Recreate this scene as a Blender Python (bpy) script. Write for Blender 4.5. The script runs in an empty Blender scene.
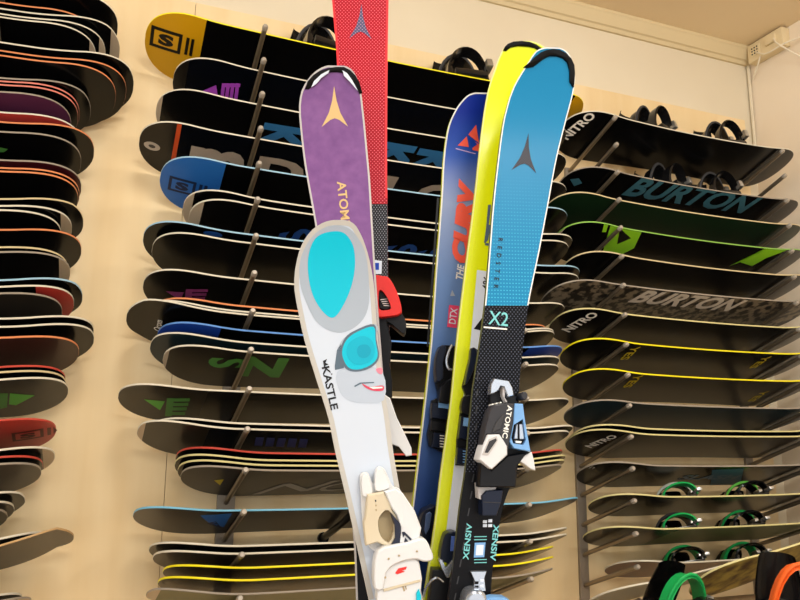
import bpy, bmesh, math, random
from mathutils import Vector, Matrix
random.seed(7)
S = bpy.context.scene
COL = S.collection
SIN, COS, PI = math.sin, math.cos, math.pi

# ------------------------------------------------------------------ camera
FPX, PIT, YAW, ROL = 755.0, 0.190144, 0.379873, 0.00691
FW = Vector((SIN(YAW)*COS(PIT), COS(YAW)*COS(PIT), SIN(PIT)))
_r = Vector((COS(YAW), -SIN(YAW), 0)); _u = _r.cross(FW)
RT = _r*COS(ROL)+_u*SIN(ROL); UP = -_r*SIN(ROL)+_u*COS(ROL)
cam = bpy.data.cameras.new('camera'); co = bpy.data.objects.new('camera', cam); COL.objects.link(co)
cam.sensor_width = 36; cam.lens = FPX/800*36; cam.clip_start = .02
co.matrix_world = Matrix(((RT.x, UP.x, -FW.x, 0), (RT.y, UP.y, -FW.y, 0), (RT.z, UP.z, -FW.z, 0), (0, 0, 0, 1)))
S.camera = co

def ray(x, y): return FW*FPX+RT*(x-400)-UP*(y-300)
def on_plane(x, y, p0, n):
    v = ray(x, y); return v*(p0.dot(n)/v.dot(n))
def px(p):
    d = p.dot(FW); return (400+FPX*p.dot(RT)/d, 300-FPX*p.dot(UP)/d)
def solve_x(x, Y, Z):
    # X on the line (Y, Z fixed) seen at image column x
    k = (x-400)/FPX
    a = RT-FW*k
    return -(a.y*Y+a.z*Z)/a.x

# ------------------------------------------------------------------ materials
def srgb(c):
    return tuple(((v/255)/12.92 if v/255 <= .04045 else ((v/255+.055)/1.055)**2.4) for v in c)+(1,)
MATS = {}
def mat(name, c, rough=.4, metal=0, coat=0, spec=.22):
    if name in MATS: return MATS[name]
    m = bpy.data.materials.new(name); m.use_nodes = True
    b = m.node_tree.nodes['Principled BSDF']
    b.inputs['Base Color'].default_value = srgb(c)
    b.inputs['Roughness'].default_value = rough; b.inputs['Metallic'].default_value = metal
    b.inputs['Coat Weight'].default_value = coat; b.inputs['Coat Roughness'].default_value = .1
    b.inputs['Specular IOR Level'].default_value = spec
    MATS[name] = m; return m
def nodes(m): return m.node_tree.nodes, m.node_tree.links
def noisy(name, c1, c2, scale=(4, 4, 4), rough=.5, detail=4, bump=0, lo=.35, hi=.65, spec=.25):
    m = mat(name, c1, rough, spec=spec); N, L = nodes(m); b = N['Principled BSDF']
    tc = N.new('ShaderNodeTexCoord'); mp = N.new('ShaderNodeMapping'); mp.inputs['Scale'].default_value = scale
    nz = N.new('ShaderNodeTexNoise'); nz.inputs['Scale'].default_value = 1; nz.inputs['Detail'].default_value = detail
    rp = N.new('ShaderNodeValToRGB'); rp.color_ramp.elements[0].color = srgb(c1); rp.color_ramp.elements[1].color = srgb(c2)
    rp.color_ramp.elements[0].position = lo; rp.color_ramp.elements[1].position = hi
    L.new(tc.outputs['Object'], mp.inputs['Vector']); L.new(mp.outputs[0], nz.inputs['Vector'])
    L.new(nz.outputs[0], rp.inputs[0]); L.new(rp.outputs[0], b.inputs['Base Color'])
    if bump:
        bp = N.new('ShaderNodeBump'); bp.inputs['Strength'].default_value = bump; bp.inputs['Distance'].default_value = .002
        L.new(nz.outputs[0], bp.inputs['Height']); L.new(bp.outputs[0], b.inputs['Normal'])
    return m
def dotted(name, c1, c2, ku, kv, thr, rough=.35, stripes=None):
    """woven graphic: rows of small dots of c2 on c1, in the ski's own (x, z)"""
    m = mat(name, c1, rough); N, L = nodes(m); b = N['Principled BSDF']
    tc = N.new('ShaderNodeTexCoord'); sp = N.new('ShaderNodeSeparateXYZ'); L.new(tc.outputs['Object'], sp.inputs[0])
    def mth(op, a, bb=None):
        n = N.new('ShaderNodeMath'); n.operation = op
        for i, v in enumerate((a, bb)):
            if v is None: continue
            if isinstance(v, (int, float)): n.inputs[i].default_value = v
            else: L.new(v, n.inputs[i])
        return n.outputs[0]
    s1 = mth('SINE', mth('MULTIPLY', sp.outputs['X'], ku)); s2 = mth('SINE', mth('MULTIPLY', sp.outputs['Z'], kv))
    if stripes: f = mth('MULTIPLY', mth('ADD', mth('MULTIPLY', s1, .35), .65), s2)
    else: f = mth('MULTIPLY', s1, s2)
    mr = N.new('ShaderNodeMapRange'); mr.inputs[1].default_value = thr-.12; mr.inputs[2].default_value = thr+.12
    L.new(f, mr.inputs[0])
    out = mr.outputs[0]
    if stripes:                                    # printed rows fade out above this height on the ski
        m2 = N.new('ShaderNodeMapRange'); m2.inputs[1].default_value = stripes[1]; m2.inputs[2].default_value = stripes[0]
        L.new(sp.outputs['Z'], m2.inputs[0]); out = mth('MULTIPLY', out, m2.outputs[0])
    mx = N.new('ShaderNodeMix'); mx.data_type = 'RGBA'
    mx.inputs[6].default_value = srgb(c1); mx.inputs[7].default_value = srgb(c2)
    L.new(out, mx.inputs[0]); L.new(mx.outputs[2], b.inputs['Base Color'])
    return m

# ------------------------------------------------------------------ object helpers
def link(o, parent=None):
    COL.objects.link(o)
    if parent: o.parent = parent
    return o
def build(name, bm, mats, parent=None, smooth=True, angle=.7):
    me = bpy.data.meshes.new(name)
    bm.normal_update(); bm.to_mesh(me); bm.free()
    for m in (mats if isinstance(mats, (list, tuple)) else [mats]): me.materials.append(m)
    if smooth:
        for p in me.polygons: p.use_smooth = True
        me.set_sharp_from_angle(angle=angle)
    return link(bpy.data.objects.new(name, me), parent)
def thing(name, label, cat, loc=(0, 0, 0), group=None, rot=(0, 0, 0)):
    o = bpy.data.objects.new(name, None); COL.objects.link(o); o.empty_display_size = .05
    o.location = loc; o.rotation_euler = rot
    return tag(o, label, cat, group)
def tag(o, label, cat, group=None):
    o['label'] = label; o['category'] = cat
    if group: o['group'] = group
    return o
def struct(name, bm, m):
    o = build(name, bm, m, smooth=False); o['kind'] = 'structure'; return o
def add_box(bm, a, b, bev=0, mi=0):
    c = [(x, y, z) for x in (a[0], b[0]) for y in (a[1], b[1]) for z in (a[2], b[2])]
    v = [bm.verts.new(p) for p in c]
    fs = [bm.faces.new([v[i] for i in f]) for f in ((0, 1, 3, 2), (4, 6, 7, 5), (0, 4, 5, 1), (2, 3, 7, 6), (0, 2, 6, 4), (1, 5, 7, 3))]
    for f in fs: f.material_index = mi
    if bev:
        es = list({e for f in fs for e in f.edges})
        bmesh.ops.bevel(bm, geom=es, offset=bev, segments=2, affect='EDGES', profile=.6)
def add_tube(bm, pts, r, n=10, mi=0, caps=True, flat=None):
    """tube along pts; r a number or a list; flat=(axis, k) squashes the section along axis"""
    pts = [Vector(p) for p in pts]; rings = []
    ref = None
    for i, p in enumerate(pts):
        t = (pts[min(i+1, len(pts)-1)]-pts[max(i-1, 0)]).normalized()
        if ref is None: ref = Vector((0, 0, 1)) if abs(t.z) < .9 else Vector((1, 0, 0))
        a = (ref-t*ref.dot(t)).normalized(); b = t.cross(a); ref = a
        rr = r[i] if isinstance(r, (list, tuple)) else r
        ring = []
        for k in range(n):
            o = (a*COS(2*PI*k/n)+b*SIN(2*PI*k/n))*rr
            if flat: ax = Vector(flat[0]); o = o+ax*(o.dot(ax)*(flat[1]-1))
            ring.append(bm.verts.new(p+o))
        rings.append(ring)
    for A, B in zip(rings, rings[1:]):
        for k in range(n):
            f = bm.faces.new((A[k], A[(k+1) % n], B[(k+1) % n], B[k])); f.material_index = mi
    if caps:
        for R_ in (rings[0][::-1], rings[-1]):
            f = bm.faces.new(R_); f.material_index = mi
def smooth_loop(P, n=4, closed=True):
    out = []; N = len(P)
    for i in range(N if closed else N-1):
        g = (lambda k: P[k % N]) if closed else (lambda k: P[max(0, min(N-1, k))])
        p0, p1, p2, p3 = g(i-1), g(i), g(i+1), g(i+2)
        for k in range(n):
            t = k/n
            out.append(tuple(.5*((2*b)+(-a+c)*t+(2*a-5*b+4*c-d)*t*t+(-a+3*b-3*c+d)*t**3) for a, b, c, d in zip(p0, p1, p2, p3)))
    if not closed: out.append(tuple(P[-1]))
    return out
def interp(tab, y):
    """piecewise linear in a sorted table [(y, ...)]"""
    if y <= tab[0][0]: return tab[0][1:]
    for a, b in zip(tab, tab[1:]):
        if y <= b[0]:
            t = (y-a[0])/(b[0]-a[0]); return tuple(p+(q-p)*t for p, q in zip(a[1:], b[1:]))
    return tab[-1][1:]

def tess(P, size):
    """triangles of a flat outline, none larger than size, so that it can follow a curved surface"""
    bm = bmesh.new(); f = bm.faces.new([bm.verts.new((x, y, 0)) for x, y in P]); bmesh.ops.triangulate(bm, faces=[f])
    for _ in range(6):
        es = [e for e in bm.edges if e.calc_length() > size]
        if not es: break
        bmesh.ops.subdivide_edges(bm, edges=es, cuts=1); bmesh.ops.triangulate(bm, faces=bm.faces[:])
    bm.verts.index_update()
    r = [(v.co.x, v.co.y) for v in bm.verts], [tuple(v.index for v in f.verts) for f in bm.faces]
    bm.free(); return r
_txt = {}
def text_tris(s, bold=0.0, shear=0.0, spacing=1.0):
    """triangles of a word: cap height about 1, centred on the origin"""
    key = (s, bold, shear, spacing)
    if key in _txt: return _txt[key]
    cu = bpy.data.curves.new('lettering', 'FONT'); cu.body = s; cu.size = 1.45; cu.offset = bold; cu.shear = shear
    cu.space_character = spacing; cu.resolution_u = 3
    o = bpy.data.objects.new('lettering', cu); COL.objects.link(o)
    dg = bpy.context.evaluated_depsgraph_get(); dg.update()
    me = bpy.data.meshes.new_from_object(o.evaluated_get(dg))
    vs = [tuple(v.co[:2]) for v in me.vertices]; me.calc_loop_triangles()
    tr = [tuple(t.vertices) for t in me.loop_triangles]
    bpy.data.objects.remove(o); bpy.data.curves.remove(cu); bpy.data.meshes.remove(me)
    x0 = min(v[0] for v in vs); x1 = max(v[0] for v in vs); y0 = min(v[1] for v in vs); y1 = max(v[1] for v in vs)
    vs = [((x-(x0+x1)/2)/(y1-y0), (y-(y0+y1)/2)/(y1-y0)) for x, y in vs]
    _txt[key] = (vs, tr, (x1-x0)/(y1-y0)); return _txt[key]

# ================================================================== ROOM
FLOOR = -1.2; CEIL = 2.0; WALL = 2.66; PAN = 2.64; RW = 2.972
wood = noisy('birch_veneer', (228, 200, 150), (239, 217, 174), scale=(9, 1, .8), rough=.5, detail=6, lo=.3, hi=.75)
plaster = noisy('wall_paint', (224, 213, 188), (216, 203, 177), scale=(1.5, 1.5, 1.5), rough=.85, lo=.4, hi=.8)
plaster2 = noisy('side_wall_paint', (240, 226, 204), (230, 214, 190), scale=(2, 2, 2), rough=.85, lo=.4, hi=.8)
ceilm = noisy('ceiling_paint', (236, 216, 180), (228, 206, 170), scale=(1, 1, 1), rough=.9)
floorm = noisy('floor_boards', (176, 150, 116), (150, 124, 92), scale=(1, 14, 1), rough=.45)
trimm = mat('cornice_paint', (214, 196, 156), .6)
X0, Y0 = -3.4, -2.6
bm = bmesh.new(); add_box(bm, (X0, Y0, FLOOR-.1), (RW+.1, WALL+.1, FLOOR)); struct('floor', bm, floorm)
bm = bmesh.new(); add_box(bm, (X0, Y0, CEIL), (RW+.1, WALL+.1, CEIL+.1)); struct('ceiling', bm, ceilm)
bm = bmesh.new(); add_box(bm, (X0, WALL, FLOOR), (RW+.1, WALL+.1, CEIL)); struct('wall_back', bm, plaster)
bm = bmesh.new(); add_box(bm, (RW, Y0, FLOOR), (RW+.1, WALL, CEIL)); struct('wall_right', bm, plaster2)
PTOP = 1.604
seams = [X0, -2.2, -1.0, .232, 1.45, 2.9]
for i, (a, b) in enumerate(zip(seams, seams[1:])):
    bm = bmesh.new(); add_box(bm, (a+.001, PAN, FLOOR), (b-.001, WALL, PTOP)); struct('trim_%d' % (i+1), bm, wood)
bm = bmesh.new()
prof = [(WALL, CEIL-.085), (WALL-.012, CEIL-.085), (WALL-.02, CEIL-.07), (WALL-.03, CEIL-.066), (WALL-.045, CEIL-.02), (WALL-.05, CEIL-.012), (WALL-.05, CEIL), (WALL, CEIL)]
A = [bm.verts.new((X0, y, z)) for y, z in prof]; B = [bm.verts.new((RW, y, z)) for y, z in prof]
for k in range(len(prof)): bm.faces.new((A[k], A[(k+1) % 8], B[(k+1) % 8], B[k]))
bm.faces.new(A[::-1]); bm.faces.new(B)
struct('trim_6', bm, trimm)
# junction box with cables in the corner
jb = thing('junction_box', 'cream cable junction box with white cables under the ceiling in the corner', 'junction box', (RW, WALL-.2, CEIL))
cream = mat('cream_plastic', (226, 208, 168), .5); blackp = mat('black_plastic', (12, 12, 13), .35, spec=.15)
bm = bmesh.new(); add_box(bm, (-.05, -.06, -.105), (0, .15, -.008), .006); build('housing', bm, cream, jb)
bm = bmesh.new(); add_box(bm, (-.066, -.03, -.07), (-.05, .03, -.03), .004); build('cover', bm, cream, jb)
bm = bmesh.new(); add_box(bm, (-.056, .07, -.08), (-.05, .13, -.03), .002); build('socket', bm, cream, jb)
bm = bmesh.new()
for dz in (-.04, -.055, -.07):
    for dy in (.085, .1, .115): add_tube(bm, [(-.058, dy, dz), (-.054, dy, dz)], .004, 8)
build('socket_hole', bm, blackp, jb)
white_cable = mat('white_cable', (236, 226, 204), .5)
for P in ([(-.06, -.02, -.05), (-.075, -.05, -.1), (-.03, -.13, -.2), (-.006, -.16, -.235)], [(-.058, .09, -.07), (-.07, .02, -.115), (-.06, -.08, -.11), (-.02, -.16, -.1), (-.006, -.22, -.08)],
          [(-.055, .07, -.1), (-.03, .12, -.14), (-.008, .17, -.17)]):
    bm = bmesh.new(); add_tube(bm, smooth_loop(P, 5, False), .004, 8); build('cable', bm, white_cable, jb)
bm = bmesh.new(); add_tube(bm, [(RW-.012, WALL-.014, z) for z in (PTOP-.2, 1.7, CEIL-.09)], .008, 8)
tag(build('wall_conduit', bm, plaster), 'thin painted conduit running down the room corner', 'conduit')

# ================================================================== RACK (rails with pegs)
TILT = math.radians(19.5); TY = 2.3
ZM = [1.368-.1202*i for i in range(17)]
ZR = [1.293-.1141*i for i in range(18)]
PR = .0085
PD = Vector((0, COS(TILT), -SIN(TILT)))       # from a peg's tip back to the wall
PN = Vector((0, SIN(TILT), COS(TILT)))        # up from a peg
steel = mat('peg_steel', (150, 138, 120), .38, .85); railm = mat('rail_steel', (150, 140, 126), .45, .5)
capm = mat('peg_cap', (176, 168, 156), .4, .5)
def rail(X, zs, w, label, visible=True):
    t = thing('peg_rail', label, 'peg rail', (X, PAN, zs[-1]-.16), 'peg rails on the wooden panels')
    bm = bmesh.new(); add_box(bm, (-w/2, -.014, -.15), (w/2, 0, zs[0]-zs[-1]+.06), .003); build('rail', bm, railm, t)
    slant = (PAN-.012-TY)/COS(TILT); proto = capo = None
    for z in zs:
        loc = Vector((0, TY-PAN, z-(zs[-1]-.16)))
        if proto is None:
            bm = bmesh.new(); add_tube(bm, [PD*.006, PD*slant], PR, 12); proto = build('peg', bm, steel, t); proto.location = loc
            bm = bmesh.new(); add_tube(bm, [PD*-.002, PD*.004, PD*.016], [PR*.8, PR*1.15, PR*1.12], 12); capo = build('peg_cap', bm, capm, proto)
        else:
            p = proto.copy(); link(p, t); p.location = loc
            c = capo.copy(); link(c, p)
    return t
rail(.43, ZM, .06, 'grey peg rail under the left ends of the middle snowboards')
rail(1.40, ZM, .06, 'grey peg rail under the right ends of the middle snowboards')
rail(1.84, ZR, .042, 'grey peg rail under the left ends of the right-hand snowboards')
rail(2.74, ZR, .042, 'grey peg rail beside the room corner under the right-hand snowboards')
rail(-.36, ZM, .06, 'grey peg rail under the right ends of the left snowboards')
rail(-1.15, ZM, .06, 'grey peg rail under the far left ends of the left snowboards')
bm = bmesh.new()
add_tube(bm, [(.77, PAN-.002, -.318), (.77, PAN-.012, -.318)], .02, 12)
add_tube(bm, [(.77, PAN-.012, -.316), (.77, 2.42, -.25), (.77, 2.33, -.216), (.77, 2.305, -.205)], [.012, .011, .012, .006], 10)
tag(build('wall_hook', bm, mat('black_hook', (18, 16, 15), .3)), 'single black hook on the panel beside the white goggle ski', 'hook')

# ================================================================== SNOWBOARDS
def basecol(name, c, rough=.22): return mat('base_'+name, c, rough, spec=.28)
BC = dict(
 black=basecol('black', (6, 6, 7)), navy=basecol('navy', (5, 8, 16)), brown=basecol('soft_black', (24, 21, 18), .28),
 grey=basecol('grey', (74, 68, 60), .35), dark=basecol('charcoal', (40, 37, 34), .28), yellow=basecol('yellow', (218, 164, 18), .3),
 blue=basecol('blue', (40, 110, 196), .3), royal=basecol('royal_blue', (30, 72, 176), .3), red=basecol('red', (196, 62, 56), .35),
 maroon=basecol('maroon', (72, 20, 26), .3), purple=basecol('plum', (92, 44, 74), .3), teal=basecol('teal', (22, 42, 50), .3),
 tan=basecol('milky_tip', (196, 178, 152), .4), wine=basecol('brown_red', (60, 30, 28), .3), pale=basecol('pale', (190, 192, 176), .4),
 green=basecol('deep_green', (14, 38, 20), .3), olive=basecol('olive', (96, 98, 60), .4))
BC['art'] = noisy('base_scribble', (34, 31, 27), (128, 116, 96), scale=(30, 30, 30), rough=.3, detail=8, lo=.46, hi=.56)
EC = dict(white=mat('edge_white', (210, 203, 184), .4),
 cream=mat('edge_cream', (202, 184, 142), .4),
 yellow=mat('edge_yellow', (236, 222, 28), .4),
 orange=mat('edge_orange', (208, 130, 84), .4),
 red=mat('edge_red', (186, 70, 56), .4),
 ice=mat('edge_ice_blue', (150, 186, 206), .4),
 sky=mat('edge_sky', (112, 176, 204), .4),
 grey=mat('edge_grey', (148, 138, 124), .4),
 pink=mat('edge_pink', (206, 122, 106), .4),
 royal=mat('edge_blue', (96, 142, 206), .4),
 green=mat('edge_green', (132, 178, 80), .4),
 tan=mat('edge_tan', (184, 150, 104), .4),
 lemon=mat('edge_lemon', (206, 196, 138), .4))
DK = dict(blk=mat('print_black', (20, 18, 16), .35), purple=mat('print_purple', (190, 80, 214), .4), dblue=mat('print_blue', (56, 128, 186), .4),
 orange=mat('print_orange', (214, 84, 40), .4), tan=mat('print_tan', (190, 172, 152), .4), dgrey=mat('print_grey', (70, 66, 62), .4),
 blue2=mat('print_deep_blue', (36, 84, 160), .4), white=mat('print_white', (244, 240, 230), .4), green=mat('print_green', (100, 190, 70), .4),
 green2=mat('print_dark_green', (80, 146, 66), .4), lime=mat('print_lime', (150, 222, 40), .4), teal=mat('print_teal', (56, 104, 120), .4),
 grey=mat('print_silver', (170, 164, 152), .4), silver=mat('print_bright_silver', (216, 206, 190), .4), ochre=mat('print_ochre', (210, 186, 30), .4), slate=mat('print_slate', (104, 122, 130), .4),
 navy=mat('print_navy', (48, 54, 110), .4), disc=mat('print_pale_disc', (190, 180, 166), .4), dkblue=mat('print_ink', (18, 40, 78), .4), dred=mat('print_dark_red', (96, 26, 22), .4), purple2=mat('print_wine', (150, 56, 116), .4), sblue=mat('print_sky', (40, 110, 190), .4))
topm = mat('topsheet_black', (30, 30, 32), .3); topw = mat('topsheet_pale', (196, 198, 190), .4)
TH = .006
class Board: pass
def snowboard(label, group, row_tip, off, e, xl, xr, base, edge, zones=(), decals=(), W=.275, sc=.03, kick=.032, a=.15, pw=2.3, top=None, ref=None, tiltadd=0, frame=None, topart=()):
    """row_tip: (z of its pegs); xl / xr: image columns (or metres when given as ('m', x)) of the two ends"""
    b = Board(); waist = W-sc; e = min(e, .336-W+sc/2-off*.36)
    tl = TILT+tiltadd
    pd = Vector((0, COS(tl), -SIN(tl))); pn = Vector((0, SIN(tl), COS(tl)))
    c = Vector((0, TY, row_tip))+PD*(e+waist/2)+PN*(PR+.0017+off)+(PN*(waist/2*math.tan(tiltadd)) if tiltadd else Vector())
    zk = c.z+kick*.6
    gx = lambda v: v[1] if isinstance(v, tuple) else solve_x(v, c.y+.01, zk)
    XL, XR = gx(xl), gx(xr)
    L = XR-XL; c.x = (XL+XR)/2
    rot = Matrix.Rotation(-tl, 4, 'X')
    if frame: c = frame[0].copy(); rot = frame[1]; L = frame[2]
    b.c, b.L, b.W = c, L, W
    M = Matrix.Translation(c) @ rot
    b.M = M; Mi = M.inverted(); nrm = M.to_3x3() @ Vector((0, 0, 1))
    kz = a+.11
    rl, rr = (-L/2, L/2) if frame else ((gx(ref[0])-c.x, gx(ref[1])-c.x) if ref else (-L/2, L/2))     # stacked boards curl up together
    def zz(x):
        d = x-rl if x < 0 else rr-x; s = min(1.12, max(0, (kz-d)/kz)); return kick*s*s
    def hw(x):
        d = L/2-abs(x)
        core = W/2-sc/2*(1-(x/(L/2-a))**2) if d > a else W/2
        if d < a:
            t = 1-d/a; core = (W/2)*max(0, 1-t**pw)**(1/pw)
        return core
    b.zz, b.hw = zz, hw
    def local(x, y):
        h = 0
        for _ in range(4):
            p = Mi @ on_plane(x, y, c+nrm*h, nrm); h = zz(max(-L/2, min(L/2, p.x)))
        return p.x, p.y
    b.local = local
    # stations
    xs = []
    for k in range(13):
        t = k/12; d = a*(1-COS(t*PI/2)) if k else .0004
        xs.append(d)
    xs += [a+.02*i for i in range(1, 7)]
    mid = [xs[-1]+(L/2-xs[-1])*i/6 for i in range(1, 7)]
    xs += mid
    xs = [-L/2+d for d in xs]+[L/2-d for d in xs[::-1][1:]]
    zn = []
    for zx, name in zones:                       # (where it ends: image (x, y) or metres, colour); '+' measures from the right end
        x = zx if isinstance(zx, float) else local(*zx)[0]
        zn.append((x, name)); xs.append(x); 
    xs = sorted(xs); NY = 6
    root = thing('snowboard', label, 'snowboard', c, group, rot.to_euler())
    names = [base]
    for _, n in zn:
        if n not in names: names.append(n)
    bmb, bmt, bms = bmesh.new(), bmesh.new(), bmesh.new()
    def grid(bm, dz, flip):
        R = []
        for x in xs:
            h = hw(x); R.append([bm.verts.new((x, -h+2*h*j/NY, zz(x)+dz)) for j in range(NY+1)])
        for i in range(len(R)-1):
            for j in range(NY):
                q = [R[i][j], R[i][j+1], R[i+1][j+1], R[i+1][j]]
                f = bm.faces.new(q if flip else q[::-1])
                if flip:
                    xm = (xs[i]+xs[i+1])/2; n = base
                    for zx, nm in zn:
                        if (zx < 0 and xm < zx) or (zx > 0 and xm > zx): n = nm; break
                    f.material_index = names.index(n)
        return R
    grid(bmb, 0, True); grid(bmt, TH, False)
    loop = [(x, -hw(x)) for x in xs]+[(x, hw(x)) for x in xs[::-1]]
    lo = [bms.verts.new((x, y, zz(x))) for x, y in loop]; mi = [bms.verts.new((x*1.0007, y*1.008, zz(x)+TH*.3)) for x, y in loop]; hi = [bms.verts.new((x, y, zz(x)+TH)) for x, y in loop]
    n = len(loop)
    for k in range(n):
        k2 = (k+1) % n
        for P, Q in ((lo, mi), (mi, hi)): bms.faces.new((P[k], P[k2], Q[k2], Q[k]))
    # printed graphics on the base
    mats = [BC[q] for q in names]
    def mslot(m):
        if m not in mats: mats.append(m)
        return mats.index(m)
    def put(P, m, lvl=1):
        P = [(x, max(-hw(x)*.99, min(hw(x)*.99, y))) for x, y in P]
        V, F = tess(P, .03)
        V = [bmb.verts.new((x, y, zz(x)-.0005*lvl-.0004)) for x, y in V]
        for f in F: bmb.faces.new([V[i] for i in f]).material_index = mslot(m)
    for d in decals:
        if d[0] == 'text':
            _, s, (cx, cy), size, rot, m = d[:6]; opt = d[6] if len(d) > 6 else {}
            sx = opt.pop('sx', 1) if isinstance(opt, dict) else 1
            vs, tr, _w = text_tris(s, **{k: v for k, v in opt.items() if k != 'lvl'})
            opt['sx'] = sx
            lx, ly = local(cx, cy); cr, sr = COS(math.radians(rot)), SIN(math.radians(rot))
            lv = opt.get('lvl', 2)
            V = []
            for p, q in vs:
                p *= size*sx; q *= size
                x = lx+p*cr-q*sr; y = ly-(p*sr+q*cr)
                y = max(-hw(x)*.995, min(hw(x)*.995, y))
                V.append(bmb.verts.new((x, y, zz(x)-.0005*lv-.0004)))
            for t in tr:
                try: f = bmb.faces.new([V[i] for i in t]); f.material_index = mslot(DK[m])
                except ValueError: pass
        elif d[0] == 'poly':
            put([local(*p) for p in d[1]], DK[d[2]], d[3] if len(d) > 3 else 1)
        elif d[0] == 'oval':
            lx, ly = local(*d[1]); put([(lx+d[2]*COS(k*PI/10), ly+d[3]*SIN(k*PI/10)) for k in range(20)], DK[d[4]], d[5] if len(d) > 5 else 1)
        elif d[0] == 'stripe':                   # across the board
            x = local(*d[1])[0]; w = d[2]
            put([(x-w/2, -hw(x)), (x-w/2, hw(x)), (x+w/2, hw(x)), (x+w/2, -hw(x))], DK[d[3]])
        elif d[0] == 'logo':                     # framed letter S
            _, (cx, cy), s, m, fg = d; lx, ly = local(cx, cy)
            def rect(w, h, mm, lv, ox=0): put([(lx+ox-w/2, ly-h/2), (lx+ox+w/2, ly-h/2), (lx+ox+w/2, ly+h/2), (lx+ox-w/2, ly+h/2)], mm, lv)
            rect(s*1.15, s, DK[m], 1); rect(s*.9, s*.7, BC[fg], 2)
            vs, tr, _w = text_tris('S', bold=.09)
            V = [bmb.verts.new((lx+p*s*.9, ly-q*s*.56, zz(lx+p*s*.9)-.0021)) for p, q in vs]
            for t in tr: f = bmb.faces.new([V[i] for i in t]); f.material_index = mslot(DK[m])
            for q in range(2): rect(.010, s*.86, DK[m], 1, s*.78+q*.016)
    build('base', bmb, mats, root); build('sidewall', bms, EC[edge], root); build('topsheet', bmt, top or topm, root)
    b.root = root; return b

ORD = ['top', 'second', 'third', 'fourth', 'fifth', 'sixth', 'seventh', 'eighth', 'ninth', 'tenth', 'eleventh', 'twelfth', 'thirteenth', 'fourteenth', 'fifteenth', 'sixteenth', 'seventeenth']
PXM = .0032
def bars(x, y, w, h, m, vert):
    """slanted block emblem made of parallel strokes"""
    out = []; sl = -.12*h
    if vert:
        for i in range(4): out.append(('poly', [(x+w*i/4, y), (x+w*(i+.75)/4, y+.3), (x+sl+w*(i+.75)/4, y+h), (x+sl+w*i/4, y+h)], m))
        out.append(('poly', [(x, y), (x+w, y+.5), (x+w-.5, y+h*.2), (x-.5, y+h*.2)], m))
    else:
        for i in range(4): out.append(('poly', [(x+sl*i/4, y+h*i/4), (x+w+sl*i/4-i, y+h*i/4), (x+w+sl*(i+.7)/4-i, y+h*(i+.7)/4), (x+sl*(i+.7)/4, y+h*(i+.7)/4)], m))
        out.append(('poly', [(x, y), (x+w*.3, y), (x+w*.3+sl, y+h), (x+sl, y+h)], m))
    return out
# ---- middle rack: row -> boards from the bottom of the stack up
G = 'snowboards on the middle rack'
T = lambda *k, **o: k+(o,)
boards = {}
STK = {5: (189, 562), 6: (152, 572), 8: (152, 540), 9: (163, 552), 11: (152, 566), 12: (181, 555), 14: (153, 560), 15: (163, 546)}
def M_(row, n, off, e_, xl, xr, base, edge, label, **k):
    if row in STK: k['ref'] = STK[row]
    boards['M', row, n] = snowboard(label, G, ZM[row], off*PXM, e_+.013, xl, xr, base, edge, **k)
M_(0, 0, 0, .05, 145, 576, 'black', 'yellow', 'black snowboard with yellow nose, framed letter and bindings, top of the middle rack',
   zones=[((203, 40), 'yellow'), ((574, 98), 'yellow')], decals=[('logo', (166, 40), .088, 'blk', 'yellow')], W=.30)
M_(1, 0, 0, .068, 173, 560, 'navy', 'white', 'black snowboard with purple triangle emblem near its nose, second middle row', zones=[((186, 80), 'brown')],
   decals=[('poly', [(197, 93), (216, 85), (219, 102), (206, 99)], 'purple'), *bars(222, 83, 18.5, 20, 'purple', True)])
M_(2, 0, 0, .07, 156, 560, 'black', 'white', 'black snowboard with milky tip and blue K letters, third middle row', zones=[((161, 110), 'tan')],
   decals=[T('text', 'K', (282, 138), .15, -90, 'dblue', bold=.07, sx=.9), T('text', 'K', (392, 156), .15, -90, 'dblue', bold=.07), T('text', 'K', (431, 163), .15, -90, 'dblue', bold=.07)])
M_(3, 0, 0, .066, 139, 560, 'navy', 'white', 'black snowboard with pale oval, orange stripe and huge grey letters, fourth middle row', zones=[((173, 150), 'brown')],
   decals=[('oval', (152, 146), .026, .02, 'disc'), ('oval', (152, 146), .011, .008, 'dgrey', 2), ('stripe', (175, 150), .014, 'orange'),
           T('text', 'm', (216, 165), .16, 0, 'tan', bold=.07, sx=.85), T('text', 'D', (280, 172), .14, 0, 'tan', bold=.06, sx=1.3), T('text', 'L', (395, 190), .15, 0, 'tan', bold=.08, sx=1.3), T('text', 'C', (432, 197), .16, 0, 'tan', bold=.06)])
M_(4, 0, 0, .055, 160, 560, 'black', 'ice', 'black snowboard with bright blue nose and framed letter, fifth middle row', zones=[((222, 180), 'blue')], decals=[('logo', (182, 186), .075, 'dkblue', 'blue')], W=.295)
M_(5, 0, 0, .058, 189, 562, 'black', 'white', 'black snowboard with blue curled letters, lower one of the sixth middle row', zones=[((200, 220), 'tan')],
   decals=[T('text', 'S', (296, 236), .12, -60, 'blue2', bold=.05), T('text', 'S', (401, 250), .12, -70, 'blue2', bold=.05), T('text', 'S', (432, 254), .12, -60, 'blue2', bold=.05)])
M_(5, 1, 8.5, .058, 183, 566, 'black', 'white', 'black snowboard with milky tip, upper one of the sixth middle row', zones=[((190, 215), 'tan')])
M_(6, 0, 0, .065, 152, 572, 'black', 'white', 'plain black snowboard, lower one of the seventh middle row')
M_(6, 1, 8.5, .065, 143, 573, 'black', 'ice', 'black snowboard with pale blue edge and blue smudge, upper one of the seventh middle row', decals=[('oval', (213, 234), .03, .014, 'blue2')])
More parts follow.
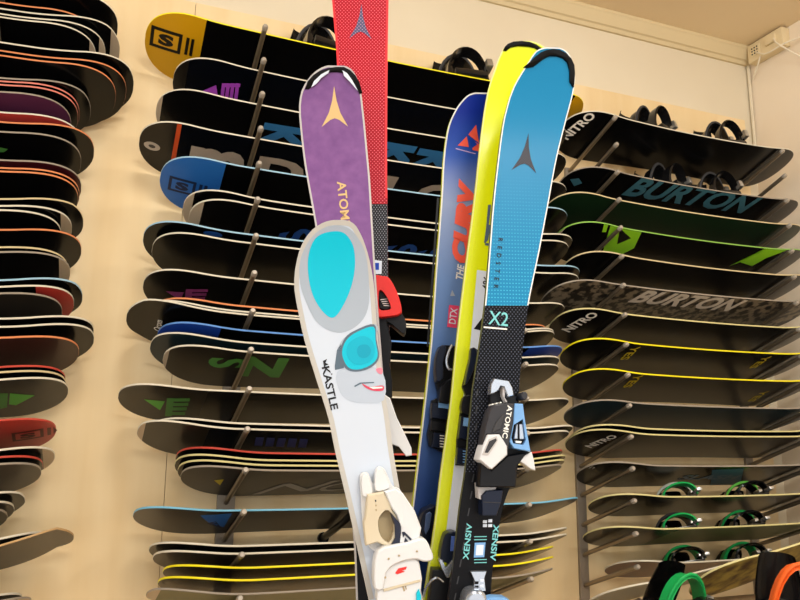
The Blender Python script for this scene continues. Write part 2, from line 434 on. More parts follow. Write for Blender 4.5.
M_(7, 0, 0, .07, 143, 558, 'black', 'white', 'black snowboard with dim purple emblem near its nose, eighth middle row', decals=[('poly', [(166, 291), (184, 292), (180, 300)], 'purple2'), *bars(186, 289, 22, 16, 'purple2', False)])
M_(8, 0, 0, .068, 126, 548, 'black', 'white', 'black snowboard with white script lettering on its nose, lowest of the ninth middle row', decals=[T('text', 'Orom', (158, 325), .022, 90, 'white', shear=.3, bold=.02)], W=.29)
M_(8, 1, 4.5, .068, 139, 548, 'black', 'white', 'black snowboard with white edge, middle one of the ninth middle row')
M_(8, 2, 9.5, .068, 152, 540, 'brown', 'orange', 'dark snowboard with orange edge, topmost of the ninth middle row')
M_(9, 0, 0, .045, 163, 552, 'brown', 'white', 'dark snowboard with big green letters, lowest of the tenth middle row',  zones=[((166, 365), 'tan')],
   decals=[T('text', 'S', (228, 363), .12, -80, 'green2', bold=.05), T('text', 'N', (263, 367), .15, 0, 'green2', bold=.07)])
M_(9, 1, 11, .066, 150, 553, 'teal', 'white', 'dark teal snowboard, middle one of the tenth middle row')
M_(9, 2, 22, .066, 157, 556, 'black', 'royal', 'black snowboard with royal blue nose and edge, topmost of the tenth middle row', zones=[((217, 340), 'royal'), ((525, 352), 'royal')])
M_(10, 0, 0, .05, 118, 562, 'black', 'white', 'black snowboard with green triangle emblem on its nose, eleventh middle row',
   decals=[('poly', [(144, 399), (165, 401), (160, 410)], 'green'), *bars(167, 398, 23, 18, 'green2', False)], zones=[((205, 400), 'brown')])
M_(11, 0, 0, .035, 137, 562, 'navy', 'white', 'dark snowboard with milky tip, lower one of the twelfth middle row', zones=[((142, 440), 'tan'), ((205, 440), 'brown')], decals=[('poly', [(256+i*11, 437+i*.4), (264+i*11, 437.3+i*.4), (262+i*11, 446+i*.4), (254+i*11, 445.6+i*.4)], 'navy') for i in range(5)])
M_(11, 1, 5.5, .035, 152, 566, 'black', 'white', 'black snowboard with white edge, upper one of the twelfth middle row')
M_(12, 0, 0, .045, 181, 555, 'dark', 'grey', 'grey snowboard with white scribble and tiny yellow triangle, lowest of thirteenth middle row',
   decals=[('poly', [(214, 480), (224, 479), (220, 485)], 'ochre'), T('text', 'N', (296, 487), .10, 10, 'grey', shear=.5, sx=2.0), T('text', 'C', (341, 486), .09, 10, 'grey', shear=.5, sx=1.4)])
M_(12, 1, 5, .045, 178, 558, 'black', 'lemon', 'black snowboard with pale yellow edge, second from bottom of thirteenth middle row')
M_(12, 2, 10, .045, 175, 559, 'black', 'lemon', 'black snowboard with pale yellow edge, second from top of thirteenth middle row')
M_(12, 3, 17, .045, 176, 556, 'black', 'red', 'black snowboard with red edge, topmost of thirteenth middle row')
M_(13, 0, 0, .03, 133, 571, 'dark', 'sky', 'dark grey snowboard with light blue edge and blue mark, fourteenth middle row', decals=[('poly', [(200, 515), (232, 513), (224, 527), (208, 522)], 'sblue'), ('poly', [(206, 523), (216, 521), (222, 528)], 'dkblue')])
M_(14, 0, 0, .05, 153, 560, 'dark', 'white', 'grey snowboard, lower one of the fifteenth middle row')
M_(14, 1, 7, .05, 149, 560, 'black', 'white', 'black snowboard, upper one of the fifteenth middle row')
M_(15, 0, 0, .02, 146, 546, 'olive', 'grey', 'grey-green snowboard with milky tip, lowest of the bottom middle row', zones=[((157, 597), 'tan')])
M_(15, 1, 12, .02, 158, 547, 'black', 'yellow', 'black snowboard with bright yellow edge, middle one of the bottom middle row')
M_(15, 2, 23, .02, 163, 547, 'black', 'yellow', 'black snowboard with bright yellow edge, topmost of the bottom middle row')

# ---- right rack
G = 'snowboards on the right-hand rack'
def R_(row, n, off, e_, xl, xr, base, edge, label, **k):
    k.setdefault('W', .275)
    if row == 11: k['ref'] = (576, EV)
    boards['R', row, n] = snowboard(label, G, ZR[row], off*PXM, max(.02, e_-.008), xl, xr, base, edge, **k)
EV = ('m', 2.91)
def nitro(x, y, s=.042): return T('text', 'NITRO', (x, y), s, 78, 'white', bold=.045)
R_(0, 0, 0, .03, 561, ('m', 2.90), 'black', 'white', 'black snowboard with white lettered nose and black bindings, top of the right-hand rack', decals=[nitro(578, 126)])
R_(2, 0, 0, .04, 561, EV, 'black', 'grey', 'black snowboard with large dim teal lettering and black bindings, below the topmost right board',
   decals=[T('text', 'BURTON', (694, 196), .125, 0, 'teal', bold=.05, shear=.15), ('poly', [(570, 179), (579, 178), (582, 183), (574, 186)], 'teal')])
R_(3, 0, 0, .04, 547, EV, 'green', 'cream', 'greenish black snowboard with cream edge, third board down the right-hand rack')
R_(4, 0, 0, .04, 557, EV, 'black', 'green', 'black snowboard with lime green letters and pale tip, fourth board down on the right',
   zones=[((562, 232), 'tan')], decals=[('poly', [(612, 224), (628, 224), (646, 228), (634, 248), (622, 254), (603, 251), (606, 240)], 'lime'), ('poly', [(622, 226), (631, 238), (617, 244)], 'blk', 2), ('poly', [(604, 224), (609, 224), (606, 232), (602, 232)], 'lime'),
   ('poly', [(729, 266), (760, 253), (772, 243), (794, 245), (766, 258), (752, 266), (740, 262)], 'lime')])
R_(5, 0, 0, .04, 566, EV, 'black', 'cream', 'plain black snowboard with cream edge above the scribbled board on the right')
R_(6, 0, 0, .04, 546, EV, 'art', 'grey', 'grey scribble-patterned snowboard with big pale lettering on the right-hand rack',
   decals=[T('text', 'BURTON', (689, 301), .10, 0, 'silver', bold=.05, shear=.3)], W=.285, kick=.015)
R_(7, 0, 0, .04, 555, EV, 'black', 'lemon', 'black snowboard with white lettered nose below the scribbled board on the right', decals=[nitro(580, 322)])
def yes(x, y): return T('text', 'YES', (x, y), .035, -80, 'ochre', bold=.03, sx=1.6)
R_(8, 0, 0, .035, 566, EV, 'black', 'yellow', 'black snowboard with bright yellow edge, upper of two on the right', decals=[yes(630, 353), yes(760, 362)])
R_(9, 0, 0, .035, 569, EV, 'dark', 'yellow', 'dark snowboard with bright yellow edge, lower of two on the right', decals=[yes(633, 381), yes(758, 396)])
R_(10, 0, 0, .03, 570, EV, 'teal', 'grey', 'dark teal snowboard below the yellow-edged pair on the right', kick=.025)
R_(11, 0, 0, .03, 572, EV, 'dark', 'lemon', 'dark snowboard with white lettered nose, lower of a pair on the right', zones=[((615, 440), 'black')], decals=[nitro(601, 441, .036)])
R_(11, 1, 7, .03, 576, EV, 'black', 'lemon', 'black snowboard with cream edge lying on the white lettered dark one')
R_(12, 0, 0, .03, 583, EV, 'black', 'grey', 'black snowboard with blue-grey block letters above the green bindings', decals=[('poly', [(712, 470), (744, 468), (740, 484), (708, 486)], 'teal'), T('text', 'SLASH', (710, 477), .06, 0, 'slate', bold=.05, sx=1.4), T('text', 'n', (592, 467), .02, 0, 'grey')])
R_(13, 0, 0, .025, 595, EV, 'black', 'lemon', 'black snowboard with pale yellow edge under black, white and green bindings', kick=.03)
R_(14, 0, 0, .025, 590, EV, 'olive', 'lemon', 'black snowboard with pale yellow edge under black and green bindings', kick=.03, zones=[((640, 545), 'black')])
R_(15, 0, 0, .075, 612, EV, 'maroon', 'white', 'dark red snowboard with white edge on the lowest visible right peg', kick=.03, top=topw)

# ---- left rack (only the right-hand ends are in the frame)
G = 'snowboards on the left rack'
LX = ('m', -1.42)
ROWN = ['top', 'second', 'third', 'fourth', 'fifth', 'sixth', 'seventh', 'eighth', 'ninth', 'tenth', 'eleventh', 'twelfth', 'thirteenth', 'fourteenth', 'fifteenth', 'sixteenth']
CN = dict(black='black', navy='black', dark='dark grey', grey='grey', maroon='dark red', wine='dark brown', red='red', purple='black and plum', brown='dark')
def tipzone(d): return d
Ltab = {
 0: [(0, 119, 'black', 'white', {})],
 1: [(0, 97, 'black', 'white', dict(tan=.02)), (4.5, 106, 'black', 'white', dict(tan=.02)), (12, 120, 'black', 'white', dict(tan=.03)), (19, 97, 'black', 'orange', {})],
 2: [(0, 117, 'black', 'orange', {}), (6, 127, 'black', 'orange', {}), (14, 134, 'black', 'white', {})],
 3: [(0, 72, 'black', 'grey', dict(z=('purple', .24))), (9, 78, 'black', 'pink', {}), (13.5, 79, 'black', 'pink', {}), (18, 90, 'black', 'grey', {})],
 4: [(0, 82, 'black', 'grey', dict(g=1)), (12, 94, 'black', 'orange', {}), (22, 80, 'black', 'white', dict(z=('red', .24)))],
 5: [(0, 79, 'black', 'orange', {}), (4, 80, 'black', 'orange', {}), (13, 81, 'maroon', 'grey', {})],
 6: [(0, 62, 'black', 'white', {}), (5, 72, 'black', 'white', dict(tan=.03)), (13, 83, 'black', 'cream', {})],
 7: [(0, 71, 'black', 'grey', dict(tan=.03)), (5, 68, 'black', 'cream', {}), (23, 80, 'black', 'orange', {})],
 8: [(0, 63, 'dark', 'grey', {}), (7, 74, 'black', 'white', dict(z=('red', .1))), (14, 82, 'black', 'ice', {})],
 9: [(0, 80, 'wine', 'orange', {}), (11, 94, 'black', 'white', {}), (19, 93, 'black', 'white', {})],
 10: [(0, 69, 'dark', 'white', dict(g=2)), (7, 66, 'black', 'cream', {}), (12, 65, 'black', 'red', {})],
 11: [(0, 57, 'red', 'red', dict(s=1))],
 12: [(0, 42, 'grey', 'grey', {}), (6, 43, 'black', 'red', {}), (12, 54, 'black', 'white', dict(tan=.03))],
 13: [(0, 8, 'grey', 'grey', {}), (5, 14, 'grey', 'white', {}), (11, 24, 'black', 'white', {})],
 14: [(7, 73, 'grey', 'tan', dict(k=.055)), (13, 44, 'black', 'white', dict(k=.055))],
 15: [(0, 32, 'grey', 'grey', dict(tan=.03)), (6, 22, 'black', 'white', {})],
}
for row, L_ in Ltab.items():
    xmin = min(solve_x(q[1], 2.45, ZM[row]+.03) for q in L_)
    for n, (off, xr, base, edge, o) in enumerate(L_):
        z = ZM[row]; zx = solve_x(xr, 2.45, z+.03)
        half = (zx+1.42)/2
        zones = []
        if 'tan' in o: zones.append((half-o['tan'], 'tan'))
        if 'z' in o: zones.append((half-o['z'][1], o['z'][0]))
        dec = []
        if o.get('g') == 1: dec = [('poly', [(0, 147), (8, 149), (4, 152), (0, 152)], 'green2')]
        if o.get('g') == 2: dec = [('poly', [(10, 393), (35, 395), (16, 405), (9, 404)], 'green'), ('poly', [(-6, 393), (8, 393), (7, 407), (-6, 410)], 'green2')]
        if o.get('s'): dec = [('logo', (28, 435), .07, 'dred', 'red')]
        look = CN.get(base, base)+' snowboard with '+edge.replace('ice', 'pale blue')+' edge'
        if 'tan' in o: look += ' and milky tip'
        if 'z' in o and o['z'][0] == 'red': look += ' and red nose'
        if o.get('g') == 2: look += ' and green emblem'
        if o.get('s'): look += ' and framed letter'
        pos = '' if len(L_) == 1 else (', lowest in' if n == 0 else ', topmost in' if n == len(L_)-1 else ', second from bottom in' if n == 1 else ', third from bottom in')
        lab = look+(pos if pos else ',')+' '+ROWN[row]+' left row'
        snowboard(lab, G, z, off*PXM, .055 if row < 11 else .035, LX, ('m', zx), base, edge, zones=zones, decals=dec, W=.275 if row != 2 else .29, ref=(LX, ('m', xmin)), kick=o.get('k', .036))

# ================================================================== SNOWBOARD BINDINGS
bk = mat('binding_black', (17, 17, 18), .25, coat=.4); bgreen = mat('binding_green', (30, 165, 84), .35); bwhite = mat('binding_white', (214, 220, 208), .35); borange = mat('binding_orange', (240, 106, 44), .35)
bgrey = mat('binding_grey', (60, 60, 62), .35); bmetal = mat('binding_metal', (190, 190, 188), .3, .9); blime = mat('binding_lime', (120, 220, 90), .35)
def arch(w, h, y0, y1, n=14, z0=.012):
    return [(-w/2*COS(PI*k/n), y0+(y1-y0)*SIN(PI*k/n), z0+h*SIN(PI*k/n)**.8) for k in range(n+1)]
def add_band(bm, P, wy, th):
    P = [Vector(p) for p in P]; c = sum(P, Vector())/len(P); c.z = P[0].z; R = []
    for p in P:
        d = Vector((p.x-c.x, 0, p.z-c.z)); d = d.normalized() if d.length > 1e-6 else Vector((0, 0, 1))
        R.append([bm.verts.new(p+Vector((0, sy*wy/2, 0))+d*q*th) for sy, q in ((-1, 0), (-.8, 1), (.8, 1), (1, 0))])
    for A, B in zip(R, R[1:]):
        for k in range(4): bm.faces.new((A[k], A[(k+1) % 4], B[(k+1) % 4], B[k]))
    bm.faces.new(R[0][::-1]); bm.faces.new(R[-1])
def binding(label, b, px_col, s=1.0, hs=1.0, rotz=0, strap=None, toe=None, hb=None, trim=None, fold=.9, hbh=.17, loc=None, rot=None, dy=0, window=True):
    strap = strap or bk; toe = toe or bk; hb = hb or bk
    if b is not None:
        lx = px_col[1] if isinstance(px_col, tuple) else solve_x(px_col, b.c.y, b.c.z+.04)-b.c.x
        m = b.M @ Matrix.Translation((lx, dy, TH+.0005+max(b.zz(max(-b.L/2, lx-.075)), b.zz(min(b.L/2, lx+.075)))))
        loc, rt = m.to_translation(), (m @ Matrix.Rotation(rotz, 4, 'Z')).to_euler()
    else: rt = rot
    t = thing('snowboard_binding', label, 'binding', loc, 'snowboard bindings', rt)
    H = hs
    bm = bmesh.new(); add_box(bm, (-.05*s, -.11*s, 0), (.05*s, .10*s, .018*H), .006); add_box(bm, (-.058*s, -.09*s, .0), (-.046*s, .10*s, .05*H), .004); add_box(bm, (.046*s, -.09*s, .0), (.058*s, .10*s, .05*H), .004)
    bp = build('baseplate', bm, bk, t)
    bm = bmesh.new(); add_tube(bm, [(0, 0, .018*H), (0, 0, .024*H)], .035*s, 18); build('disc', bm, bgrey, bp)
    bm = bmesh.new(); P = [(-.056*s, .06*s, .04*H)]+[(-.056*s*COS(PI*k/10), .09*s+.045*s*SIN(PI*k/10), .045*H+.02*H*SIN(PI*k/10)) for k in range(11)]+[(.056*s, .06*s, .04*H)]
    add_tube(bm, P, .008*s, 8); build('heel_loop', bm, bk, t)
    # highback: curved shell with a window, folded forward
    bm = bmesh.new(); R0 = []
    nv, nu = 9, 10
    for i in range(nv+1):
        v = i/nv; wd = (.056-.012*v+.006*SIN(v*PI))*s; row = []
        for j in range(nu+1):
            a = PI*(j/nu); q = hbh*v
            y = .118*s+.02*s*SIN(a)-fold*q*.75; z = .05*H+q*H*math.sqrt(max(.05, 1-(fold*.75)**2))+.012*SIN(a)*v
            row.append(bm.verts.new((-wd*COS(a), y, z)))
        R0.append(row)
    for i in range(nv):
        for j in range(nu):
            if window and 3 <= i <= 6 and 3 <= j <= 6 and not (i == 5): continue
            bm.faces.new((R0[i][j], R0[i][j+1], R0[i+1][j+1], R0[i+1][j]))
    bmesh.ops.solidify(bm, geom=bm.faces[:], thickness=.006)
    build('highback', bm, hb, t)
    bm = bmesh.new(); add_band(bm, arch(.124*s, .115*H, .02*s, -.02*s), .055*s, .007); st = build('ankle_strap', bm, strap, t); 
    bm = bmesh.new(); add_tube(bm, arch(.136*s, .122*H, .005*s, -.045*s), .005*s, 8); build('strap_edge', bm, trim or (bgrey if strap is bk else strap), st)
    bm = bmesh.new(); add_band(bm, arch(.118*s, .08*H, -.07*s, -.10*s), .04*s, .007); build('toe_strap', bm, toe, t)
    for B_ in (((.055*s, -.035*s, .05*H), (.078*s, .01*s, .085*H)), ((.054*s, -.115*s, .035*H), (.074*s, -.075*s, .06*H))):
        bm = bmesh.new(); add_box(bm, *B_, .005); build('ratchet', bm, bmetal, t)
    return t
bM0 = boards['M', 0, 0]
binding('black binding arching above the top middle snowboard, behind the red ski', bM0, 316, 1.3, 1.45, .15, dy=-.01)
binding('black binding on the top middle snowboard, left of the yellow ski tip', bM0, 459, 1.3, 1.45, -.1, dy=-.01)
b = boards['R', 0, 0]
binding('left black binding on the topmost right-hand snowboard', b, 648, 1.05, 1.5, .3, hbh=.13)
binding('right black binding on the topmost right-hand snowboard, nearest the room corner', b, 722, 1.05, 1.45, -.1, hbh=.13)
b = boards['R', 2, 0]
binding('left black binding on the snowboard with dim teal lettering', b, 662, 1.05, 1.3, .3, hbh=.12)
binding('right black binding on the snowboard with dim teal lettering', b, 716, 1.05, 1.3, -.1, hbh=.12)
# boards propped up on a low bench in front of the rack, and two more lying on it with tall bindings
GB = 'snowboards on the bench in front of the right-hand rack'
BT = -.528
bench = thing('display_bench', 'low wooden bench in front of the right-hand rack', 'bench', (1.98, 1.8, FLOOR))
bm = bmesh.new(); add_box(bm, (-.62, -.52, BT-FLOOR-.04), (.92, .44, BT-FLOOR), .005); build('seat', bm, floorm, bench)
for sx in (-.55, .85):
    for sy in (-.46, .38): bm = bmesh.new(); add_box(bm, (sx-.02, sy-.02, 0), (sx+.02, sy+.02, BT-FLOOR-.04), .003); build('leg', bm, blackp, bench)
def propped(key, label, nose, Y, rise, tilt, L, base, edge, **k):
    c0 = on_plane(nose[0], nose[1], Vector((0, Y, 0)), Vector((0, 1, 0))); r = math.radians(rise)
    c = c0+Vector((COS(r), 0, SIN(r)))*L/2
    R3 = Matrix.Rotation(-r, 4, 'Y') @ Matrix.Rotation(math.radians(-tilt), 4, 'X')
    b = boards[key] = snowboard(label, GB, -.5, 0, .05, 600, 900, base, edge, frame=(c, R3, L), kick=.02, **k)
    for lx in ((-.25, .3) if key == 'pale' else (-.1, .3)):
        q = b.M @ Vector((lx*L, .02, 0))
        bm = bmesh.new(); add_box(bm, (q.x-.012, q.y-.012, BT+.0005), (q.x+.012, q.y+.012, q.z-(.018 if key == 'pale' else .05))); o = build('prop', bm, blackp, bench); o.location = -bench.location
BC['autumn'] = noisy('base_autumn', (190, 164, 76), (86, 60, 34), scale=(16, 16, 16), rough=.35, detail=6, lo=.4, hi=.62)
propped('pale', 'pale grey snowboard rising to the right below the lowest right peg', (598, 604), 2.2, 8, 24, 1.1, 'pale', 'white', top=topw)
propped('brown', 'yellow and brown patterned snowboard behind the binding with orange strap', (699, 590), 1.93, 11, 36, .9, 'autumn', 'lemon', W=.25)
def lying(key, label, cxp, Y, L, edge):
    c = on_plane(cxp, 600, Vector((0, Y, 0)), Vector((0, 1, 0))); c.z = BT+.0008
    boards[key] = snowboard(label, GB, -.5, 0, .05, 600, 900, 'black', edge, frame=(c, Matrix.Identity(4), L), kick=.02)
lying('flat', 'black snowboard flat on the bench under the green strapped binding', 760, 1.77, 1.1, 'white')
lying('near', 'black snowboard flat on the bench under the orange strapped binding', 830, 1.47, 1.0, 'grey')
binding('black binding with bright green strap at the bottom edge, below the pale board', boards['flat'], 684, 1.0, 1.35, -.1, strap=bgreen, toe=bk, hbh=.12, fold=.9, window=False)
binding('black binding with orange strap at the lower right corner', boards['near'], 801, 1.05, 1.9, -.5, strap=borange, toe=bk, hbh=.075, fold=.2, window=False)
b = boards['R', 13, 0]
binding('left black binding with white strap trim and green toe strap above the pale yellow edge', b, 676, 1.05, .5, -.45, strap=bk, toe=bgreen, trim=bwhite, hbh=.095, window=False)
binding('right black binding with lime strap trim above the upper pale yellow edge', b, 744, 1.05, .5, -.3, strap=bk, toe=bk, trim=blime, hbh=.095, window=False)
b = boards['R', 14, 0]
binding('left black and green binding on the lower pale-yellow-edged board', b, 676, 1.05, .5, -.45, strap=bk, toe=bgreen, hbh=.095, window=False)
binding('right black and green binding on the lower pale-yellow-edged board', b, 740, 1.05, .5, -.3, toe=bk, hbh=.095, window=False, strap=bk, trim=bgreen)
b = boards['R', 15, 0]
binding('left green-strapped binding on the dark red snowboard', b, 684, 1.05, .5, -.45, strap=bgreen, toe=bk, hbh=.095, window=False)
binding('right green-strapped binding on the dark red snowboard', b, 742, 1.05, .5, -.3, strap=bgreen, toe=bk, hbh=.095, window=False)

# ================================================================== SKIS
STAND = -.74                                   # top of the low plinth the skis stand on
def catm(tab, y):
    """smooth value of a table [(y, a, b)] sorted by y"""
    for i in range(len(tab)-1):
        if y <= tab[i+1][0] or i == len(tab)-2:
            p0, p1, p2, p3 = tab[max(0, i-1)], tab[i], tab[i+1], tab[min(len(tab)-1, i+2)]
            t = (y-p1[0])/(p2[0]-p1[0]); out = []
            for k in (1, 2):
                s = lambda a, b: (b[k]-a[k])/(b[0]-a[0]) if b[0] != a[0] else 0
                h = p2[0]-p1[0]; m1 = s(p0, p2)*h; m2 = s(p1, p3)*h
                if i == 0: m1 = (p2[k]-p1[k])
                out.append((2*t**3-3*t*t+1)*p1[k]+(t**3-2*t*t+t)*m1+(-2*t**3+3*t*t)*p2[k]+(t**3-t*t)*m2)
            return out
class Ski:
    def __init__(s, label, d, yawoff, tab, zones, side, base, rim=None, kick=.03, cap=None, rimw=.0018, tail=None, lean=None, group=None, thick=.011, rimend=600):
        psi = YAW+math.radians(yawoff); s.H = Vector((SIN(psi), COS(psi), 0)); s.U = Vector((COS(psi), -SIN(psi), 0)); s.n = -s.H
        # the ski's plane passes through its own centre line at distance d
        cx = sum(t[1]+t[2] for t in tab)/(2*len(tab)); cy = (tab[0][0]+tab[-1][0])/2
        s.p0 = ray(cx, cy); s.p0 = s.p0*(d/s.p0.dot(Vector((SIN(YAW), COS(YAW), 0)))); s.kick = 0; s.vt = 9
        s.o = Vector()
        top = s.raw((tab[0][1]+tab[0][2])/2, tab[0][0], 0); s.vt = top[1]; s.kick = kick
        ys = []; y0, y1 = tab[0][0], tab[-1][0]
        for i in range(10): ys.append(y0+(40)*(i/10)**2)
        y = y0+40
        while y < y1: ys.append(y); y += 10
        ys.append(y1)
        ys = sorted(set(ys+[min(z[0], y1) for z in zones if z[0] > y0]))
        rows = []
        for y in ys:
            a, b = catm(tab, y); rows.append((y, s.surf(a, y), s.surf(b, y)))
        # hidden lower end, straight on down to the plinth
        (ya, A0, B0), (yb, A1, B1) = rows[-9], rows[-1]
        cu = ((A1[0]+B1[0])-(A0[0]+B0[0]))/((A1[1]+B1[1])-(A0[1]+B0[1])) if lean is None else lean
        wv = (B1[0]-A1[0])/2; cv = (A1[1]+B1[1])/2; cc = (A1[0]+B1[0])/2
        for i in range(1, 9):
            v = cv+(STAND-cv)*i/8; c = cc+cu*(v-cv); w = wv*(1+.12*i/8) if i < 8 else wv*.9
            rows.append((y1+i*30, (c-w, v), (c+w, v)))
        s.tail = (cc+cu*(STAND-cv), STAND)
        s.root = thing('ski', label, 'ski', s.p0*1+s.U*s.tail[0]-Vector((0, 0, s.p0.z))+Vector((0, 0, STAND)), group, (0, 0, -psi))
        mats = []
        def slot(m):
            if m not in mats: mats.append(m)
            return mats.index(m)
        s.slot, s.mats = slot, mats
        bm = bmesh.new(); s.bm = bm; NC = 8; G_ = []
        for y, A, B in rows:
            W = max(1e-4, B[0]-A[0]); r = min(.3, rimw/W); fr = [0, r]+[r+(1-2*r)*k/(NC-2) for k in range(1, NC-2)]+[1-r, 1]
            G_.append([(A[0]+(B[0]-A[0])*f, A[1]+(B[1]-A[1])*f) for f in fr])
        V = [[bm.verts.new(s.loc(u, v, s.K(v))) for u, v in R] for R in G_]
        for i in range(len(V)-1):
            ym = (rows[i][0]+rows[i+1][0])/2; m = None
            for lim, mm in zones:
                if ym <= lim or m is None: m = mm
                if ym <= lim: break
            else: m = zones[-1][1]
            n = len(V[i])
            for j in range(n-1):
                f = bm.faces.new((V[i][j], V[i+1][j], V[i+1][j+1], V[i][j+1]))
                f.material_index = slot(m)
        if rim:                                  # a painted band right round the visible edge
            lp = [(R[0], y) for R, (y, _, _) in zip(G_[::-1], rows[::-1])]+[(R[-1], y) for R, (y, _, _) in zip(G_[1:], rows[1:])]
            lp = [q for q in lp if q[1] <= y1 and q[1] <= rimend]; V0, V1 = [], []
            for i, (q, y) in enumerate(lp):
                a_, b_ = Vector(lp[max(0, i-1)][0]), Vector(lp[min(len(lp)-1, i+1)][0]); e_ = (b_-a_)
                nn = Vector((e_.y, -e_.x)).normalized() if e_.length > 1e-9 else Vector((0, -1))
                p_ = Vector(q)+nn*rimw; V0.append(bm.verts.new(s.loc(q[0], q[1], s.K(q[1])+.00012))); V1.append(bm.verts.new(s.loc(p_.x, p_.y, s.K(p_.y)+.00025)))
            for i in range(len(lp)-1): bm.faces.new((V0[i], V0[i+1], V1[i+1], V1[i])).material_index = slot(rim)
        th = lambda v: thick*(.5+.5*min(1, (s.vt-v)/.35))
        bs, bb = bmesh.new(), bmesh.new()
        loop = [R[0] for R in G_]+G_[-1][1:-1]+[R[-1] for R in G_[::-1]]+G_[0][1:-1][::-1]
        a = [bs.verts.new(s.loc(u, v, s.K(v))) for u, v in loop]; b = [bs.verts.new(s.loc(u, v, s.K(v)-th(v))) for u, v in loop]
        for k in range(len(loop)): bs.faces.new((a[k], b[k], b[(k+1) % len(loop)], a[(k+1) % len(loop)]))
        Vb = [[bb.verts.new(s.loc(u, v, s.K(v)-th(v))) for u, v in R] for R in G_]
        for i in range(len(Vb)-1):
            for j in range(len(Vb[0])-1): bb.faces.new((Vb[i][j], Vb[i][j+1], Vb[i+1][j+1], Vb[i+1][j]))
        s.bs, s.bb, s.side, s.basem = bs, bb, side, base
    def raw(s, x, y, h):
        p = on_plane(x, y, s.p0+s.n*h, s.n)
        return ((p-s.p0).dot(s.U), p.z)
    def K(s, v):
        t = max(0, (v-(s.vt-.16))/.16); return s.kick*t*t
    def surf(s, x, y, lift=0):
        u, v = s.raw(x, y, lift)
        for _ in range(4): u, v = s.raw(x, y, s.K(v)+lift)
        return u, v
    def loc(s, u, v, h): return (u-s.tail[0], -h, v-STAND)
    def poly(s, P, m, lvl=1):
        V, F = tess([s.surf(x, y) for x, y in P], .012)
        V = [s.bm.verts.new(s.loc(u, v, s.K(v)+.0003*lvl+.0002)) for u, v in V]
        for f in F: s.bm.faces.new([V[i] for i in f]).material_index = s.slot(m)
    def text(s, t, x, y, size, rot, m, lvl=2, sx=1, **k):
        vs, tr, w = text_tris(t, **k); u0, v0 = s.surf(x, y); c, q = COS(math.radians(rot)), SIN(math.radians(rot)); V = []
        for a, b in vs:
            a *= size*sx; b *= size; u, v = u0+a*c-b*q, v0+a*q+b*c
            V.append(s.bm.verts.new(s.loc(u, v, s.K(v)+.0004*lvl)))
        for f in tr: s.bm.faces.new([V[i] for i in f]).material_index = s.slot(m)
    def done(s):
        s.top = build('topsheet', s.bm, s.mats, s.root); build('sidewall', s.bs, s.side, s.root); build('base', s.bb, s.basem, s.root)
    def slab(s, name, P, h0, h1, m, parent=None, bev=.0018, sm=0, inner=None, label=None):
        """moulded piece: outline P seen at height h1 above the ski, walls down to h0, rounded rim; inner = a hole"""
        def flat(Q): return [Vector(s.surf(x, y, h1)) for x, y in (smooth_loop(Q, sm) if sm else Q)]
        def fix(Q):
            ar = sum(a.x*b.y-b.x*a.y for a, b in zip(Q, Q[1:]+Q[:1])); return Q if ar > 0 else Q[::-1]
        def inset(Q, d):
            out = []; n = len(Q)
            for k in range(n):
                a, b, c = Q[k-1], Q[k], Q[(k+1) % n]
                e1 = (b-a).normalized() if (b-a).length > 1e-9 else Vector((1, 0)); e2 = (c-b).normalized() if (c-b).length > 1e-9 else e1
                n1 = Vector((-e1.y, e1.x)); n2 = Vector((-e2.y, e2.x)); q = n1+n2
                q = q/max(.35, q.length_squared)*2 if q.length > 1e-6 else n1
                out.append(b+q*d*.5*1.0)
            return out
        bm = bmesh.new(); Q = fix(flat(P)); n = len(Q)
        def ring(L_, h): return [bm.verts.new(s.loc(p.x, p.y, s.K(p.y)+h)) for p in L_]
        r0, r1, r15, r2 = ring(Q, h0), ring(Q, h1-bev), ring(inset(Q, bev*.35), h1-bev*.3), ring(inset(Q, bev), h1)
        for A, B in ((r0, r1), (r1, r15), (r15, r2)):
            for k in range(n): bm.faces.new((A[k], A[(k+1) % n], B[(k+1) % n], B[k]))
        if inner is None:
            bm.faces.new(r2); bm.faces.new(r0[::-1])
        else:
            I = fix(flat(inner)); k0 = min(range(len(I)), key=lambda k: (I[k]-Q[0]).length)
            I = I[k0:]+I[:k0]; i2 = ring(I, h1-bev*.3); i0 = ring(I, h0); m_ = len(I)
            for k in range(m_): bm.faces.new((i2[k], i2[(k+1) % m_], i0[(k+1) % m_], i0[k]))
            a = b = 0                             # zip the two loops together by angle
            cen = sum(I, Vector((0, 0)))/m_
            ang = lambda p: math.atan2(p.y-cen.y, p.x-cen.x)
            while a < n or b < m_:
                da = (a/n) if a < n else 9; db = (b/m_) if b < m_ else 9
                if a < n and b < m_:
                    A1, B1 = inset(Q, bev)[(a+1) % n], I[(b+1) % m_]
                    stepa = (A1-I[b % m_]).length <= (B1-Q[a % n]).length
                else: stepa = a < n
                if stepa: fv = (r2[a % n], r2[(a+1) % n], i2[b % m_]); a += 1
                else: fv = (r2[a % n], i2[(b+1) % m_], i2[b % m_]); b += 1
                try: bm.faces.new(fv)
                except ValueError: pass
        o = build(name, bm, m, parent or s.root, angle=.6)
        if label: o['label'] = label
        return o
    def tube(s, name, P, r, m, parent=None):
        bm = bmesh.new(); pts = []
        for x, y, h in smooth_loop(P, 5, False):
            u, v = s.surf(x, y, h); pts.append(s.loc(u, v, s.K(v)+h))
        add_tube(bm, pts, r, 8); return build(name, bm, m, parent or s.root)
